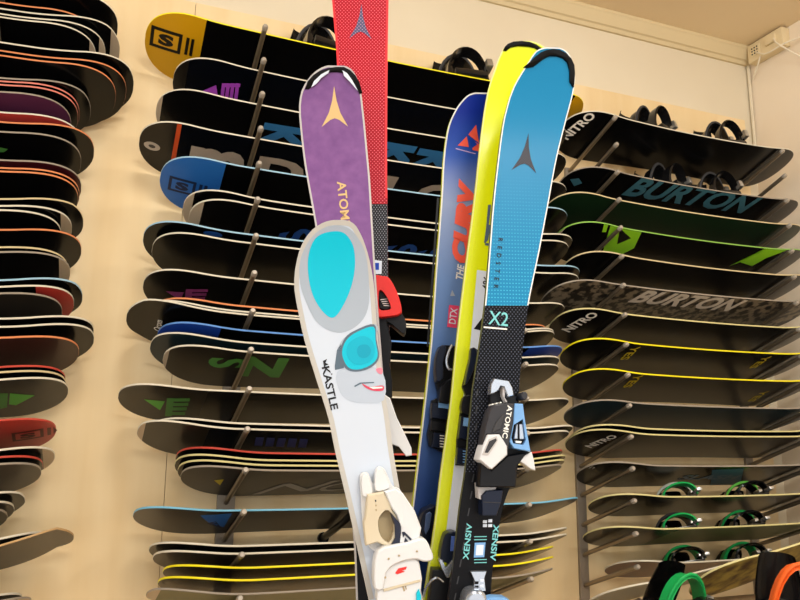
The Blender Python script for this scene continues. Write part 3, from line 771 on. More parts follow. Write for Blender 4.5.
    def word(s, name, t, x, y, h, size, rot, m, parent, sx=1, **k):
        """lettering raised on a binding at height h"""
        vs, tr, w = text_tris(t, **k); u0, v0 = s.surf(x, y, h); c, q = COS(math.radians(rot)), SIN(math.radians(rot)); bm = bmesh.new(); V = []
        for a, b in vs:
            a *= size*sx; b *= size; V.append(bm.verts.new(s.loc(u0+a*c-b*q, v0+a*q+b*c, h)))
        for f in tr: bm.faces.new([V[i] for i in f])
        return build(name, bm, m, parent, smooth=False)
def Z(ox, oy, k, *P): return [(ox+a/k, oy+b/k) for a, b in P]

gl = dict(rough=.3, coat=.25)
k_white = mat('ski_white', (196, 207, 222), .3, coat=.3); k_grey = mat('ski_pale_grey', (162, 174, 188), .35); k_cyan = mat('ski_cyan', (0, 186, 212), .3); k_cyan2 = mat('ski_deep_cyan', (0, 154, 184), .3)
k_cyan3 = mat('ski_mid_cyan', (0, 170, 198), .3)
k_slate = mat('ski_slate', (86, 104, 120), .4); k_ink = mat('ski_ink', (24, 24, 28), .3); k_lips = mat('ski_lips', (206, 70, 96), .35); k_pink = mat('ski_pink', (230, 130, 150), .4); k_skin = mat('ski_face', (178, 190, 206), .35)
p_purple = noisy('ski_purple', (112, 70, 130), (130, 86, 145), scale=(60, 60, 60), rough=.35, lo=.3, hi=.7); p_gold = mat('ski_gold', (214, 182, 126), .35)
p_dark = mat('ski_dark', (10, 10, 14), .35, spec=.12); rimw_ = mat('ski_rim_white', (238, 238, 232), .35); rimg = mat('ski_rim_grey', (190, 186, 184), .35)
r_red = dotted('ski_red', (166, 0, 28), (228, 110, 124), 1150, 1050, .55); r_grey = dotted('ski_mesh_grey', (18, 19, 26), (140, 142, 152), 1500, 1000, .5)
r_logo = dotted('ski_logo_grey', (74, 80, 112), (170, 140, 165), 1150, 1050, .5); redp = mat('red_plastic', (226, 34, 26), .3, coat=.3)
a_blue = dotted('ski_azure', (0, 126, 176), (70, 194, 226), 1500, 1250, .62, stripes=(.86, 1.12)); a_black = dotted('ski_black_mesh', (8, 9, 15), (84, 88, 104), 1300, 1050, .62)
a_black.node_tree.nodes['Principled BSDF'].inputs['Specular IOR Level'].default_value = .1
a_logo = dotted('ski_logo_ink', (12, 14, 28), (70, 70, 90), 1700, 1700, .5)
y_yellow = mat('ski_neon_yellow', (232, 246, 4), .3, coat=.2); y_white = mat('ski_cool_white', (218, 228, 242), .3)
f_blue = mat('ski_royal', (24, 66, 176), .3); f_mid = mat('ski_steel_blue', (96, 132, 190), .3, coat=.2); f_navy = mat('ski_navy', (30, 58, 116), .3, coat=.2); f_orange = mat('ski_coral', (240, 96, 74), .35)
cream_b = mat('binding_cream', (206, 194, 168), .35); white_b = mat('binding_gloss_white', (214, 216, 218), .28, coat=.15); hollow = mat('binding_hollow', (168, 152, 120), .5); inkb = mat('binding_ink', (34, 38, 56), .35)
sil = mat('binding_silver', (176, 184, 196), .25, .8); lbl = mat('binding_label_blue', (118, 168, 222), .35); gmet = mat('binding_gunmetal', (54, 54, 58), .35); char = mat('binding_charcoal', (15, 16, 20), .35, spec=.18)
tealp = mat('print_mint', (120, 200, 205), .4); navyb = mat('binding_navy', (16, 25, 46), .3)

def atomic(s, cx, cy, sc, rot, m, lvl=1):
    """tall pointed emblem with two swept feet"""
    P = [(0, -1), (.10, -.30), (.26, .28), (.60, .95), (.20, .62), (0, .54), (-.20, .62), (-.60, .95), (-.26, .28), (-.10, -.30)]
    c, q = COS(math.radians(rot)), SIN(math.radians(rot))
    s.poly([(cx+(a*1.05*c-b*q)*sc, cy+(a*1.05*q+b*c)*sc) for a, b in P], m, lvl)

# ---- red ski
k = Ski('tall red ski with grey emblem, its tip above the frame, behind the purple ski', 1.10, 0,
        [(-62, 352, 366), (-58, 343, 376), (-50, 336, 383), (-38, 332, 387), (-15, 331, 389), (0, 332, 388.5), (64, 337, 387.5), (160, 338, 387), (203, 338, 387.5), (273, 340, 388), (320, 341, 389), (420, 345, 392), (500, 352, 395), (600, 363, 403)],
        [(204, r_red), (600, r_grey)], mat('ski_red_side', (196, 22, 30), .3), p_dark, rim=mat('ski_red_rim', (226, 52, 60), .35), rimw=.0035, rimend=203, lean=0, group='skis in front of the snowboard wall')
atomic(k, 361, 22, 18, 2, r_logo)
k.poly([(373.5, 260), (382, 261), (381.5, 274), (373.5, 274)], y_white); k.poly([(375, 263), (379, 263), (379, 270), (375, 270)], f_blue, 2)
k.done()
bd = k.slab('binding', Z(280, 290, 3.75, (330, 60), (400, 88), (455, 85), (474, 130), (466, 165), (445, 152), (400, 118), (418, 190), (412, 280), (420, 400), (330, 400)), .002, .030, char, sm=2)
k.slab('toe_housing', Z(280, 150, 3.75, (345, 480), (385, 472), (410, 480), (438, 530), (456, 590), (452, 612), (420, 622), (345, 615)), .020, .042, redp, bd, sm=3, inner=Z(280, 150, 3.75, (371, 530), (384, 528), (406, 560), (416, 592), (400, 600), (372, 594)), label='bright red toe housing')
k.slab('window', Z(280, 150, 3.75, (371, 530), (384, 528), (406, 560), (416, 592), (400, 600), (372, 594)), .024, .034, char, bd)
for q in range(4): k.slab('spring_coil', Z(280, 150, 3.75, (376+q*4, 560+q*7), (402+q*3, 556+q*9), (403+q*3, 559+q*9), (376+q*4, 563+q*7)), .033, .0355, rimw_, bd, bev=.0004)

# ---- purple ski
k = Ski('purple ski with gold emblem and lettering behind the white goggle ski', 1.03, 0,
        [(65.5, 328, 343), (66.5, 324, 347), (69, 319, 351), (73, 313.5, 354.5), (80, 307.5, 358), (91, 301.5, 361), (107, 299, 363), (125, 300, 365), (157, 303.5, 368), (179, 307, 370), (230, 316, 373), (294, 324, 377), (378, 329, 383.5), (440, 337, 388), (501, 349, 396), (540, 353.5, 400), (600, 356, 404)],
        [(392, p_purple), (600, p_dark)], mat('ski_purple_side', (104, 70, 116), .35), p_dark, rim=rimg, rimw=.0026, kick=.035, lean=0, group='skis in front of the snowboard wall')
atomic(k, 334.5, 107, 21, -1, p_gold)
k.text('ATOMIC', 344, 207, .013, -83, p_gold, bold=.03, sx=1.15)
k.done()
capP = Z(280, 0, 3.75, (94, 332), (103, 305), (125, 280), (150, 264), (180, 255), (210, 250), (240, 250), (263, 262), (283, 282), (298, 307), (309, 346), (297, 350), (285, 322), (268, 297), (240, 272), (215, 268), (185, 268), (150, 290), (122, 318), (108, 332))
k.slab('tip_cap', capP, .0002, .003, blackp, bev=.0008)
k.slab('tip_insert', Z(280, 0, 3.75, (117, 327), (128, 303), (155, 278), (185, 262), (181, 274), (155, 292), (135, 315)), .0035, .0042, y_white, bev=.0003)
k.slab('tip_insert', Z(280, 0, 3.75, (234, 263), (252, 274), (272, 302), (292, 340), (284, 332), (262, 306), (240, 284)), .0035, .0042, y_white, bev=.0003)
bd = k.slab('binding', Z(280, 290, 3.75, (360, 420), (398, 412), (420, 470), (440, 560), (425, 620), (440, 700), (420, 760), (360, 760)), .002, .026, char, sm=2)
k.slab('brake_wing', [(384, 394), (390, 398), (397, 418), (404, 432), (411.5, 448), (412, 455.5), (406, 456.5), (399, 447), (391, 444), (384, 444)], .024, .036, white_b, bd, inner=Z(280, 290, 3.75, (406, 470), (414, 474), (424, 500), (424, 520), (408, 530)), label='white brake wing')

# ---- white goggle ski in front
k = Ski('white ski with cyan oval tip and goggled face graphic, frontmost on the left', .95, -7,
        [(220, 334, 343), (220.7, 329, 348), (222.5, 323.5, 352), (226, 317, 356), (231, 311, 359), (238, 305.5, 362.5), (249, 300, 366.5), (262, 296.5, 370), (275, 294.5, 372.5), (290, 294.5, 374.5), (310, 298, 376), (338, 304, 378), (378, 316, 382.5), (418, 328.5, 389), (450, 335, 393), (501, 347, 402), (555, 359, 413), (600, 369, 423)],
        [(600, k_white)], mat('ski_white_side', (208, 208, 206), .35), p_dark, rim=mat('ski_warm_rim', (186, 184, 178), .35), rimw=.006, kick=.04, lean=-.2, group='skis in front of the snowboard wall')
k.poly(smooth_loop([(300, 262), (306, 246), (316, 233), (330, 226), (346, 227), (358, 238), (366, 256), (369, 285), (368, 308), (360, 323), (345, 332), (330, 331), (316, 321), (306, 302), (300, 283)], 4), k_grey, 1)
k.poly(smooth_loop([(334, 231.5), (345, 234), (353, 246), (355, 264), (352, 284), (344, 304), (334, 317.5), (324, 313), (314, 298), (309, 280), (308, 260), (312, 244), (320, 235)], 6), k_cyan, 2)
k.poly(smooth_loop([(338, 350), (344, 338), (360, 330), (375, 324), (377, 332), (362, 336), (348, 344)], 3), k_grey, 2)
k.poly(smooth_loop([(337, 372), (340, 392), (350, 401), (364, 403), (384, 400), (382.5, 372), (360, 366)], 3), k_skin, 1)
k.poly([(337, 350), (341, 344), (344, 368), (335, 370), (334.8, 366)], k_slate, 2)
k.poly(smooth_loop([(345, 338), (356, 330), (374, 324.5), (376.5, 340), (379, 357), (373, 366), (362, 371), (350, 371), (343, 365), (340, 352)], 4), k_slate, 3)
k.poly(smooth_loop([(346.5, 340), (357, 332), (373.5, 327), (375.5, 341), (377.5, 356), (372, 364), (361.5, 369), (351, 369), (345, 363), (342, 352)], 4), k_cyan, 4)
k.poly(smooth_loop([(350, 342), (362, 336), (372, 341), (374.5, 353), (369, 362), (357, 365), (348.5, 359), (346.5, 350)], 4), k_cyan3, 5)
k.poly(smooth_loop([(359, 346), (367, 345), (371, 351), (367, 357.5), (360, 357.5), (357, 352)], 4), k_cyan2, 6)
k.poly(smooth_loop([(376, 369), (381.8, 368), (382, 374), (378, 373)], 3), k_pink, 3)
k.poly(smooth_loop([(362, 383.5), (370, 387), (382.5, 385.5), (383, 390.5), (374, 391), (366, 388)], 4), k_lips, 3); k.poly([(369, 387.2), (382.4, 386.8), (382.4, 388.2), (373, 389)], rimw_, 4)
k.poly([(354, 386), (360, 382.6), (374, 382), (374, 383), (361, 383.8), (355, 387)], k_slate, 3)
k.text('KASTLE', 330, 388, .0098, -76.5, k_ink, bold=.03, sx=1.25)
k.poly([(323, 361), (327, 359), (325.4, 363), (328.6, 364.4), (325, 366), (327.5, 369.5), (324, 367)], k_ink, 2)
k.poly([(331, 374.3), (331.8, 373), (332.4, 374.2), (331.6, 375.2)], k_ink, 2)
k.done()
C8 = lambda *P: Z(350, 460, 4.286, *P); C4 = lambda *P: Z(320, 440, 3.75, *P)
bd = k.slab('binding', C4((150, 140), (163, 122), (182, 125), (200, 165), (206, 118), (222, 100), (245, 112), (272, 172), (300, 185), (330, 260), (300, 400), (215, 420), (180, 390), (160, 300), (155, 220)), .001, .012, white_b, sm=3)
k.slab('rear_lobe', C4((155, 150), (165, 130), (180, 132), (192, 160), (196, 205), (162, 212)), .011, .020, white_b, bd, sm=3)
k.slab('rear_lobe', C4((208, 125), (222, 108), (240, 118), (262, 170), (252, 185), (208, 190)), .011, .020, white_b, bd, sm=3)
k.slab('toe_housing', C4((178, 205), (240, 194), (262, 225), (272, 262), (300, 300), (304, 345), (290, 398), (262, 405), (214, 385), (172, 398), (163, 310), (170, 290)), .010, .030, cream_b, bd, sm=0, bev=.003, inner=smooth_loop(C4((222, 290), (245, 263), (262, 268), (276, 295), (278, 345), (258, 386), (228, 360), (218, 320)), 2), label='cream plastic toe housing')
k.slab('toe_recess', smooth_loop(C4((222, 290), (245, 263), (262, 268), (276, 295), (278, 345), (258, 386), (228, 360), (218, 320)), 2), .010, .016, hollow, bd, bev=.0006, label='tan hollow in the toe housing')
for q in range(3): k.slab('scale_mark', C4((206+q*1, 226+q*17), (210+q*1, 224+q*17), (212+q, 230+q*17), (208+q, 233+q*17)), .0295, .0305, inkb if q == 0 else hollow, bd, bev=.0002)
k.slab('toe_wing', C4((242, 194), (282, 182), (312, 200), (356, 265), (381, 330), (374, 368), (340, 382), (300, 400), (296, 380), (303, 330), (286, 280), (270, 258)), .010, .034, white_b, bd, sm=0, bev=.003, inner=smooth_loop(C4((316, 240), (328, 238), (350, 275), (364, 310), (364, 332), (345, 318), (326, 280)), 2))
k.slab('wing_recess', smooth_loop(C4((316, 240), (328, 238), (350, 275), (364, 310), (364, 332), (345, 318), (326, 280)), 2), .010, .022, mat('binding_pale_grey', (206, 204, 200), .4), bd, bev=.0006)
k.slab('centre_piece', C4((268, 275), (300, 312), (304, 350), (299, 392), (262, 402), (282, 368), (281, 320)), .012, .0345, inkb, bd, bev=.001, label='dark navy centre piece')
k.slab('centre_mark', C4((320, 366), (336, 386), (313, 393)), .030, .0355, inkb, bd, bev=.0006)
k.slab('centre_mark', C4((308, 345), (318, 345), (345, 372), (338, 376), (318, 356), (312, 366)), .030, .0355, inkb, bd, bev=.0004)
hp = k.slab('heel_arm', C4((205, 560), (203, 480), (212, 430), (240, 402), (330, 384), (372, 370), (398, 374), (416, 408), (427, 440), (417, 455), (388, 458), (366, 450), (330, 452), (280, 470), (250, 500), (240, 560)), .012, .042, white_b, bd, bev=.004, sm=2)
k.slab('heel_body', C4((222, 470), (280, 440), (352, 440), (372, 455), (384, 520), (378, 580), (385, 680), (240, 690), (212, 600)), .012, .036, white_b, bd, bev=.003, sm=1)
k.slab('heel_rib', C4((238, 560), (376, 524), (378, 532), (240, 570)), .034, .0385, cream_b, bd, bev=.0012)
k.slab('heel_mark', C4((282, 500), (294, 482), (326, 475), (322, 486), (308, 490), (318, 494), (290, 504)), .035, .0372, redp, bd, bev=.0004, label='red emblem')
for P in ((258, 446), (297, 434), (364, 418), (245, 516)): k.slab('rivet', C4(*[(P[0]+4*COS(a*PI/4), P[1]+4*SIN(a*PI/4)) for a in range(8)]), .036, .0435 if P[0] != 245 else .0425, hollow, bd, bev=.0003)
k.slab('heel_mark', C4((308, 548), (314, 546), (320, 566), (314, 568)), .035, .0368, hollow, bd, bev=.0002); k.slab('heel_mark', C4((318, 546), (322, 545), (326, 560), (322, 562)), .035, .0368, hollow, bd, bev=.0002)
k.slab('heel_tab', C4((362, 575), (372, 560), (380, 585), (376, 640), (362, 640)), .034, .040, k_cyan, bd, bev=.001, label='cyan tab')

# lengthwise colour fade: deep blue at the tip, silvery blue in the middle, navy under the binding
f_fade = mat('ski_blue_fade', (24, 66, 176), .32); N, L = nodes(f_fade)
tc = N.new('ShaderNodeTexCoord'); sp = N.new('ShaderNodeSeparateXYZ'); mr = N.new('ShaderNodeMapRange'); rp = N.new('ShaderNodeValToRGB')
mr.inputs[1].default_value = .5; mr.inputs[2].default_value = 1.3
L.new(tc.outputs['Object'], sp.inputs[0]); L.new(sp.outputs['Z'], mr.inputs[0]); L.new(mr.outputs[0], rp.inputs[0]); L.new(rp.outputs[0], N['Principled BSDF'].inputs['Base Color'])
for p_, c_ in ((.0, (24, 50, 104)), (.22, (34, 66, 130)), (.42, (76, 112, 172)), (.62, (104, 138, 192)), (.78, (140, 158, 198)), (.88, (44, 86, 182)), (.97, (16, 44, 150))):
    e_ = rp.color_ramp.elements.new(p_); e_.color = srgb(c_)
rp.color_ramp.elements.remove(rp.color_ramp.elements[-1])
# ---- royal blue ski with coral lettering
k = Ski('royal blue ski with coral lettering and yellow edge, left of the neon yellow ski', 1.17, -9,
        [(92.5, 476, 492), (93.2, 472, 497), (95, 468, 502), (99, 463.5, 507), (108, 456.5, 512), (126, 448.5, 515), (157, 443.7, 514), (197, 441.5, 511), (270, 436, 502), (347, 430.5, 493), (477, 416, 478), (545, 408, 469), (600, 401, 462)],
        [(600, f_fade)], y_yellow, p_dark, rim=rimw_, rimw=.0022, kick=.035, lean=.02, group='skis in front of the snowboard wall')
C6 = lambda *P: Z(420, 30, 3.53, *P)
k.poly(C6((198, 335), (170, 370), (208, 400)), f_orange, 2); k.poly(C6((165, 376), (133, 408), (172, 414)), f_orange, 2); k.poly(C6((178, 388), (186, 425), (214, 430), (210, 404)), f_orange, 2)
k.poly(C6((171, 376), (202, 404), (183, 418)), f_blue, 3)
k.poly(C6((126, 417), (196, 436), (195, 439), (126, 421)), mat('ski_lilac', (190, 170, 220), .4), 2)
k.poly([(437, 198), (439, 198), (428.5, 347), (426.5, 347)], blackp, 1)
k.text('CURV', 464, 221, .031, 84, f_orange, bold=.11, shear=.2, sx=1.35)
k.text('THE', 460, 272, .0115, 82, rimw_, bold=.04, shear=.2, sx=.85)
k.text('DTX', 453, 316, .011, 82, y_white, bold=.02, lvl=3, sx=.8); k.poly([(449, 305), (459, 306), (457, 328), (447, 327)], mat('ski_rose', (226, 70, 110), .4), 2)
k.poly([(452, 290), (455, 296), (450, 296)], k_grey, 2)
k.poly(C4((88, 34), (150, 40), (144, 100), (82, 92)), rimw_, 2); k.poly(C4((97, 42), (143, 46), (142, 60), (96, 56)), f_blue, 3); k.poly(C4((94, 66), (140, 72), (139, 78), (93, 74)), f_mid, 3)
k.done()
B6 = lambda *P: Z(425, 330, 4, *P)
bd = k.slab('binding', B6((40, 190), (44, 110), (58, 66), (84, 60), (130, 66), (180, 100), (180, 480), (20, 465), (24, 360), (30, 280), (58, 268)), .001, .014, char, sm=2)
k.slab('toe_arm', B6((46, 115), (60, 70), (80, 62), (86, 80), (72, 130), (74, 190), (46, 205)), .012, .032, navyb, bd, sm=2)
k.tube('toe_lever', [(425+p[0]/4, 330+p[1]/4, .034) for p in ((108, 60), (92, 95), (86, 130), (96, 156), (118, 160))], .0022, sil, bd)
k.slab('toe_housing', B6((62, 262), (68, 225), (86, 205), (118, 192), (124, 230), (120, 290), (62, 290)), .012, .036, char, bd, sm=2)
k.slab('boot_pad', B6((28, 292), (112, 296), (110, 360), (26, 352)), .012, .026, navyb, bd); k.slab('boot_pad', B6((26, 362), (108, 368), (106, 408), (24, 402)), .012, .022, char, bd)
k.slab('label_plate', B6((56, 284), (98, 290), (96, 316), (54, 310)), .025, .028, lbl, bd, bev=.0004)
k.slab('ladder', B6((36, 410), (82, 416), (78, 474), (30, 468)), .012, .024, navyb, bd)
for q in range(5): k.slab('ladder_tooth', B6((60, 420+q*11), (78, 422+q*11), (78, 426+q*11), (60, 424+q*11)), .0235, .026, rimw_, bd, bev=.0003)
C28 = lambda *P: Z(400, 460, 4.283, *P)
k.slab('heel_piece', C28((88, 262), (106, 218), (130, 206), (165, 210), (160, 420), (95, 420), (100, 340), (86, 300)), .001, .034, navyb, bd, sm=2)
k.slab('heel_window', C28((112, 232), (128, 222), (136, 230), (128, 290), (112, 320), (104, 300)), .033, .037, mat('binding_steel_blue', (78, 100, 140), .3), bd)

# ---- neon yellow ski
k = Ski('neon yellow ski with black tip cap and white middle, behind the azure ski', 1.085, -3,
        [(41, 518, 530), (41.6, 514, 534), (43, 510, 538), (46, 505.5, 543), (52, 501.5, 550), (60, 498, 553), (68, 495.3, 555), (88, 488.5, 557), (127, 482, 553), (200, 474, 541), (270, 465, 528), (345, 456, 514), (405, 450, 506), (477, 440, 495), (518, 435.3, 490), (600, 423.5, 478)],
        [(600, y_yellow)], mat('ski_yellow_side', (206, 220, 10), .35), p_dark, rim=mat('ski_pale_yellow_rim', (240, 244, 150), .35), rimw=.002, kick=.035, lean=.05, group='skis in front of the snowboard wall')
k.poly([(477, 270), (520, 276), (508, 350), (470, 347)], y_white, 1); k.poly([(470, 347), (508, 350), (496, 460), (455, 457)], y_white, 1); k.poly([(455, 457), (496, 460), (484, 560), (443, 558)], y_white, 1)
k.poly([(482, 318), (483, 331), (473.6, 329)], k_ink, 2)
k.text('486', 486, 283, .010, 82, k_ink, bold=.03)
for q in range(2): k.poly([(488-q*1.2, 205+q*20), (491, 205+q*20), (488, 232+q*8), (485.5, 243), (484, 243), (486, 228)], k_slate, 2+q)
k.poly([(485, 243), (489.5, 243.5), (489, 246), (485, 245.5)], k_slate, 2)
k.done()
k.slab('tip_cap', Z(480, 30, 6, (140, 118), (150, 98), (166, 82), (200, 68), (250, 64), (300, 70), (340, 86), (385, 118), (420, 150), (400, 165), (372, 132), (330, 104), (290, 96), (230, 92), (185, 100), (158, 122)), .0002, .0035, blackp, bev=.001, label='black tip cap')
bd = k.slab('binding', B6((150, 225), (178, 110), (184, 72), (198, 70), (230, 90), (290, 260), (280, 550), (124, 542), (128, 440), (148, 280), (165, 268)), .001, .012, char, sm=1)
k.slab('toe_arm', B6((160, 218), (180, 120), (184, 76), (200, 70), (210, 92), (204, 132), (182, 190)), .011, .030, navyb, bd, sm=2)
k.slab('toe_housing', B6((150, 282), (162, 262), (192, 264), (200, 300), (190, 335), (148, 330)), .011, .034, char, bd, sm=2)
k.slab('boot_pad', B6((144, 345), (192, 348), (188, 440), (134, 434)), .011, .024, navyb, bd); k.slab('label_plate', B6((156, 350), (182, 352), (180, 386), (152, 384)), .023, .027, lbl, bd, bev=.0004)
k.slab('ladder', B6((130, 470), (182, 474), (178, 540), (126, 536)), .011, .022, navyb, bd)
for q in range(5): k.slab('ladder_tooth', B6((152, 482+q*11), (170, 484+q*11), (170, 488+q*11), (152, 486+q*11)), .0215, .024, lbl, bd, bev=.0003)
k.slab('heel_piece', C28((172, 425), (186, 340), (204, 312), (250, 314), (246, 400), (226, 450), (196, 440)), .001, .032, navyb, bd, sm=2)
k.slab('heel_label', C28((220, 328), (240, 328), (236, 390), (216, 390)), .031, .0345, mat('binding_print_blue', (80, 110, 190), .4), bd, bev=.0004)
k.slab('heel_cup', C28((166, 432), (184, 428), (196, 462), (222, 430), (230, 446), (212, 500), (196, 500)), .02, .036, sil, bd, sm=2, label='chrome heel cup')
k.slab('heel_body', C28((140, 470), (180, 470), (200, 505), (240, 500), (220, 640), (120, 640)), .001, .030, char, bd, sm=1)
k.tube('brake_arm', [(423, 597, .03), (426, 588, .032), (431, 581, .034), (437, 578, .034), (443, 582, .03)], .0017, sil, bd)

# ---- azure ski in front on the right
k = Ski('azure blue ski with black tip cap and black lower half, frontmost on the right', 1.0, -5,
        [(47.3, 547, 557), (47.9, 543, 560.5), (50, 537.5, 565), (54, 533.5, 569), (61, 529, 572.5), (72, 522, 575), (82, 516, 575), (93, 511, 573.3), (108, 506.5, 569.5), (123, 503, 565.5), (160, 498, 556.5), (206, 493, 548), (251, 489.5, 539.5), (305, 485, 528.5), (347, 479.5, 523), (390, 473, 519), (430, 469, 517.5), (470, 465.5, 515.5), (507, 460, 503), (563, 453.5, 493.5), (600, 448.5, 490)],
        [(305.5, a_blue), (472, a_black), (600, p_dark)], mat('ski_black_side', (30, 30, 36), .3), p_dark, rim=rimw_, rimw=.0016, rimend=306, kick=.04, lean=.06, group='skis in front of the snowboard wall')
atomic(k, 526, 153, 20, 7, a_logo)
for i, ch in enumerate('REDSTER'): k.text(ch, 500.4-i*.75, 240+i*7.8, .0062, -97, k_ink, bold=.02)
k.text('X2', 498.5, 318.5, .0185, -6, tealp, bold=.01, sx=.85)
k.poly([(483.5, 326.5), (507, 328.5), (507, 330), (483.5, 328)], rimw_, 2)
for i in range(14):
    y = 372+i*17; x = catm([(367, 478, 0), (470, 473.5, 0), (532, 465, 0), (600, 454, 0)], y)[0]; k.poly([(x, y), (x+1.3, y), (x-.4, y+8), (x-1.7, y+8)], gmet, 2)
D1 = lambda *P: Z(430, 470, 4.62, *P)
k.text('XENSIV', *D1((173, 330))[0], .0075, 83, tealp, bold=.03, sx=1.3); k.text('XENSIV', *D1((298, 335))[0], .0075, -97, tealp, bold=.03, sx=1.3)
k.poly(D1((206, 336), (256, 334), (250, 402), (202, 404)), lbl, 2); k.poly(D1((214, 346), (248, 345), (244, 392), (210, 394)), y_white, 3)
for yy in (306, 320, 412, 426): k.poly(D1((204, yy), (262, yy-1), (261, yy+3), (203, yy+4)), tealp, 2)
k.done()
k.slab('tip_cap', Z(480, 30, 6, (262, 220), (290, 198), (330, 160), (365, 132), (400, 118), (440, 112), (480, 118), (520, 138), (550, 170), (568, 210), (572, 260), (566, 340), (556, 332), (540, 305), (540, 240), (525, 190), (500, 165), (460, 152), (420, 152), (385, 168), (350, 195), (322, 216), (290, 222)), .0002, .0038, blackp, bev=.001, label='black tip cap')
A7 = lambda *P: Z(470, 370, 5.45, *P)
bd = k.slab('binding', A7((108, 110), (240, 110), (262, 200), (300, 300), (322, 440), (262, 520), (250, 640), (50, 640), (55, 480), (70, 400), (96, 280), (112, 200)), .001, .016, char, sm=1)
k.slab('toe_bracket', A7((112, 132), (116, 78), (132, 45), (212, 58), (232, 96), (240, 138), (208, 148), (196, 118), (186, 92), (168, 88), (156, 110), (138, 124)), .014, .034, sil, bd, bev=.002, label='silver toe bracket')
k.slab('bracket_pin', A7((176, 92), (196, 100), (190, 150), (206, 175), (196, 178), (178, 140)), .014, .030, rimg, bd, bev=.001)
for q in range(3): k.slab('roller', A7(*[(124+q*22+6*COS(a*PI/4), 188-q*5+5*SIN(a*PI/4)) for a in range(8)]), .015, .036, rimw_, bd, bev=.001)
k.slab('knob', A7(*[(298+20*COS(a*PI/6), 140+24*SIN(a*PI/6)) for a in range(12)]), .005, .03, gmet, bd, bev=.003)
k.slab('heel_housing', A7((110, 215), (130, 190), (180, 180), (244, 182), (238, 290), (218, 392), (210, 442), (165, 452), (160, 350), (92, 352), (68, 420), (80, 330)), .012, .044, gmet, bd, bev=.003, sm=1)
k.slab('housing_rib', A7((140, 290), (178, 240), (188, 244), (170, 320), (120, 340)), .043, .0465, bgrey, bd, bev=.001)
k.slab('window_frame', A7((244, 182), (290, 184), (300, 262), (318, 370), (332, 446), (240, 428), (216, 392), (236, 292)), .014, .045, lbl, bd, bev=.002, inner=smooth_loop(A7((250, 262), (288, 262), (306, 380), (292, 408), (236, 400), (226, 370), (238, 300)), 1), label='light blue window frame')
k.slab('window', A7((250, 262), (288, 262), (306, 380), (292, 408), (236, 400), (226, 370), (238, 300)), .014, .036, p_dark, bd, bev=.0006)
k.slab('spring', A7((252, 292), (290, 292), (298, 380), (238, 376)), .035, .040, sil, bd, bev=.002)
k.slab('scale_mark', A7((262, 270), (270, 270), (272, 380), (262, 380)), .039, .042, p_dark, bd, bev=.0006); k.slab('scale_mark', A7((248, 385), (284, 388), (278, 400), (250, 398)), .036, .042, rimw_, bd, bev=.0006)
k.slab('heel_shield', A7((98, 352), (162, 350), (186, 385), (204, 415), (206, 462), (122, 542), (108, 538), (50, 490), (66, 430), (82, 390)), .012, .050, white_b, bd, bev=.003, label='white heel shield')
k.slab('shield_inset', A7((102, 378), (146, 360), (152, 385), (100, 466), (66, 462), (84, 420)), .049, .0512, rimg, bd, bev=.0005); k.slab('shield_inset', A7((106, 388), (142, 372), (146, 384), (98, 452), (80, 450), (92, 420)), .051, .052, gmet, bd, bev=.0003)
k.slab('brake_wing', A7((252, 478), (300, 462), (338, 446), (350, 490), (359, 550), (330, 540), (298, 515), (272, 500)), .010, .034, white_b, bd, bev=.002, label='white brake wing')
k.slab('heel_cup', A7((60, 500), (118, 546), (206, 466), (330, 448), (300, 470), (255, 530), (250, 640), (50, 640)), .012, .036, char, bd, bev=.003)
k.word('lettering', 'ATOMIC', *A7((204, 282))[0], .0447, .0066, -101, rimw_, bd, bold=.03, sx=1.2)
k.slab('heel_plate', D1((220, 62), (322, 66), (300, 92), (262, 96), (240, 140), (224, 132)), .001, .022, rimg, bd, bev=.001, label='bare metal heel plate')
k.slab('heel_block', D1((240, 118), (262, 96), (340, 90), (330, 150), (308, 212), (242, 212)), .001, .028, navyb, bd, bev=.002); k.slab('block_trim', D1((246, 146), (328, 150), (327, 154), (246, 150)), .027, .0286, gmet, bd, bev=.0003)
for q, (a, b_) in enumerate(((246, 232), (270, 228), (246, 250), (270, 250))): k.slab('scale_plate', D1((a, b_), (a+18, b_), (a+17, b_+14), (a-1, b_+14)), .0008, .003, y_white, bd, bev=.0004)
k.slab('heel_track', D1((188, 470), (262, 468), (252, 500), (258, 560), (200, 562), (206, 510)), .0008, .010, sil, bd, bev=.001)
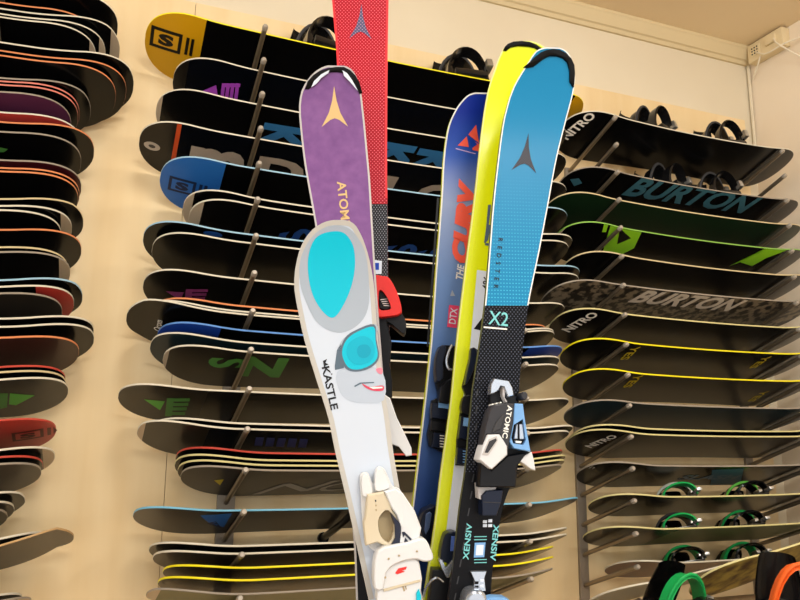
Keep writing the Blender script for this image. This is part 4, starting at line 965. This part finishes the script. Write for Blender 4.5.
for q, (a, b_) in enumerate(((208, 515), (232, 505), (208, 535), (232, 530))): k.slab('scale_plate', D1((a, b_), (a+17, b_), (a+16, b_+13), (a-1, b_+13)), .0095, .0115, y_white if q % 2 else p_dark, bd, bev=.0004)
k.slab('heel_dome', smooth_loop(D1((162, 605), (176, 572), (205, 556), (240, 560), (266, 590), (270, 680), (162, 680)), 3), .0008, .035, sil, bd, bev=.008, label='chrome heel dome')
k.slab('heel_lever', D1((262, 596), (290, 588), (345, 590), (374, 606), (372, 640), (262, 640)), .01, .03, lbl, bd, bev=.003)

# ---- low plinth the skis stand on, below the frame
pl = thing('ski_plinth', 'low wooden plinth under the upright skis', 'plinth', (.40, .93, FLOOR), None, (0, 0, -YAW))
bm = bmesh.new(); add_box(bm, (-.42, -.16, 0), (.42, .22, STAND-FLOOR-.0005), .008); build('body', bm, floorm, pl)
bm = bmesh.new(); add_box(bm, (-.44, -.18, 0), (.44, .24, .05), .006); build('foot', bm, blackp, pl)

# ================================================================== LIGHT
def area(name, loc, target, sx, sy, power, color=(1, .96, .90)):
    l = bpy.data.lights.new(name, 'AREA'); l.shape = 'RECTANGLE'; l.size = sx; l.size_y = sy; l.energy = power; l.color = color
    o = bpy.data.objects.new(name, l); COL.objects.link(o); o.location = loc
    o.rotation_euler = (Vector(target)-Vector(loc)).to_track_quat('-Z', 'Y').to_euler()
area('ceiling_lamp', (.3, .9, CEIL-.03), (.5, 1.2, 0), .5, .5, 13)
area('ceiling_lamp', (1.9, .7, CEIL-.03), (1.9, 1.0, 0), .5, .5, 12)
area('ceiling_lamp', (.4, -2.0, CEIL-.03), (.7, 2.0, -.3), 1.2, .6, 46)
w = bpy.data.worlds.new('World'); S.world = w; w.use_nodes = True
w.node_tree.nodes['Background'].inputs[0].default_value = (1, .97, .93, 1); w.node_tree.nodes['Background'].inputs[1].default_value = 1.0
S.view_settings.view_transform = 'Standard'; S.view_settings.look = 'None'; S.view_settings.gamma = 1; S.view_settings.use_curve_mapping = False
S.view_settings.exposure = 0.88
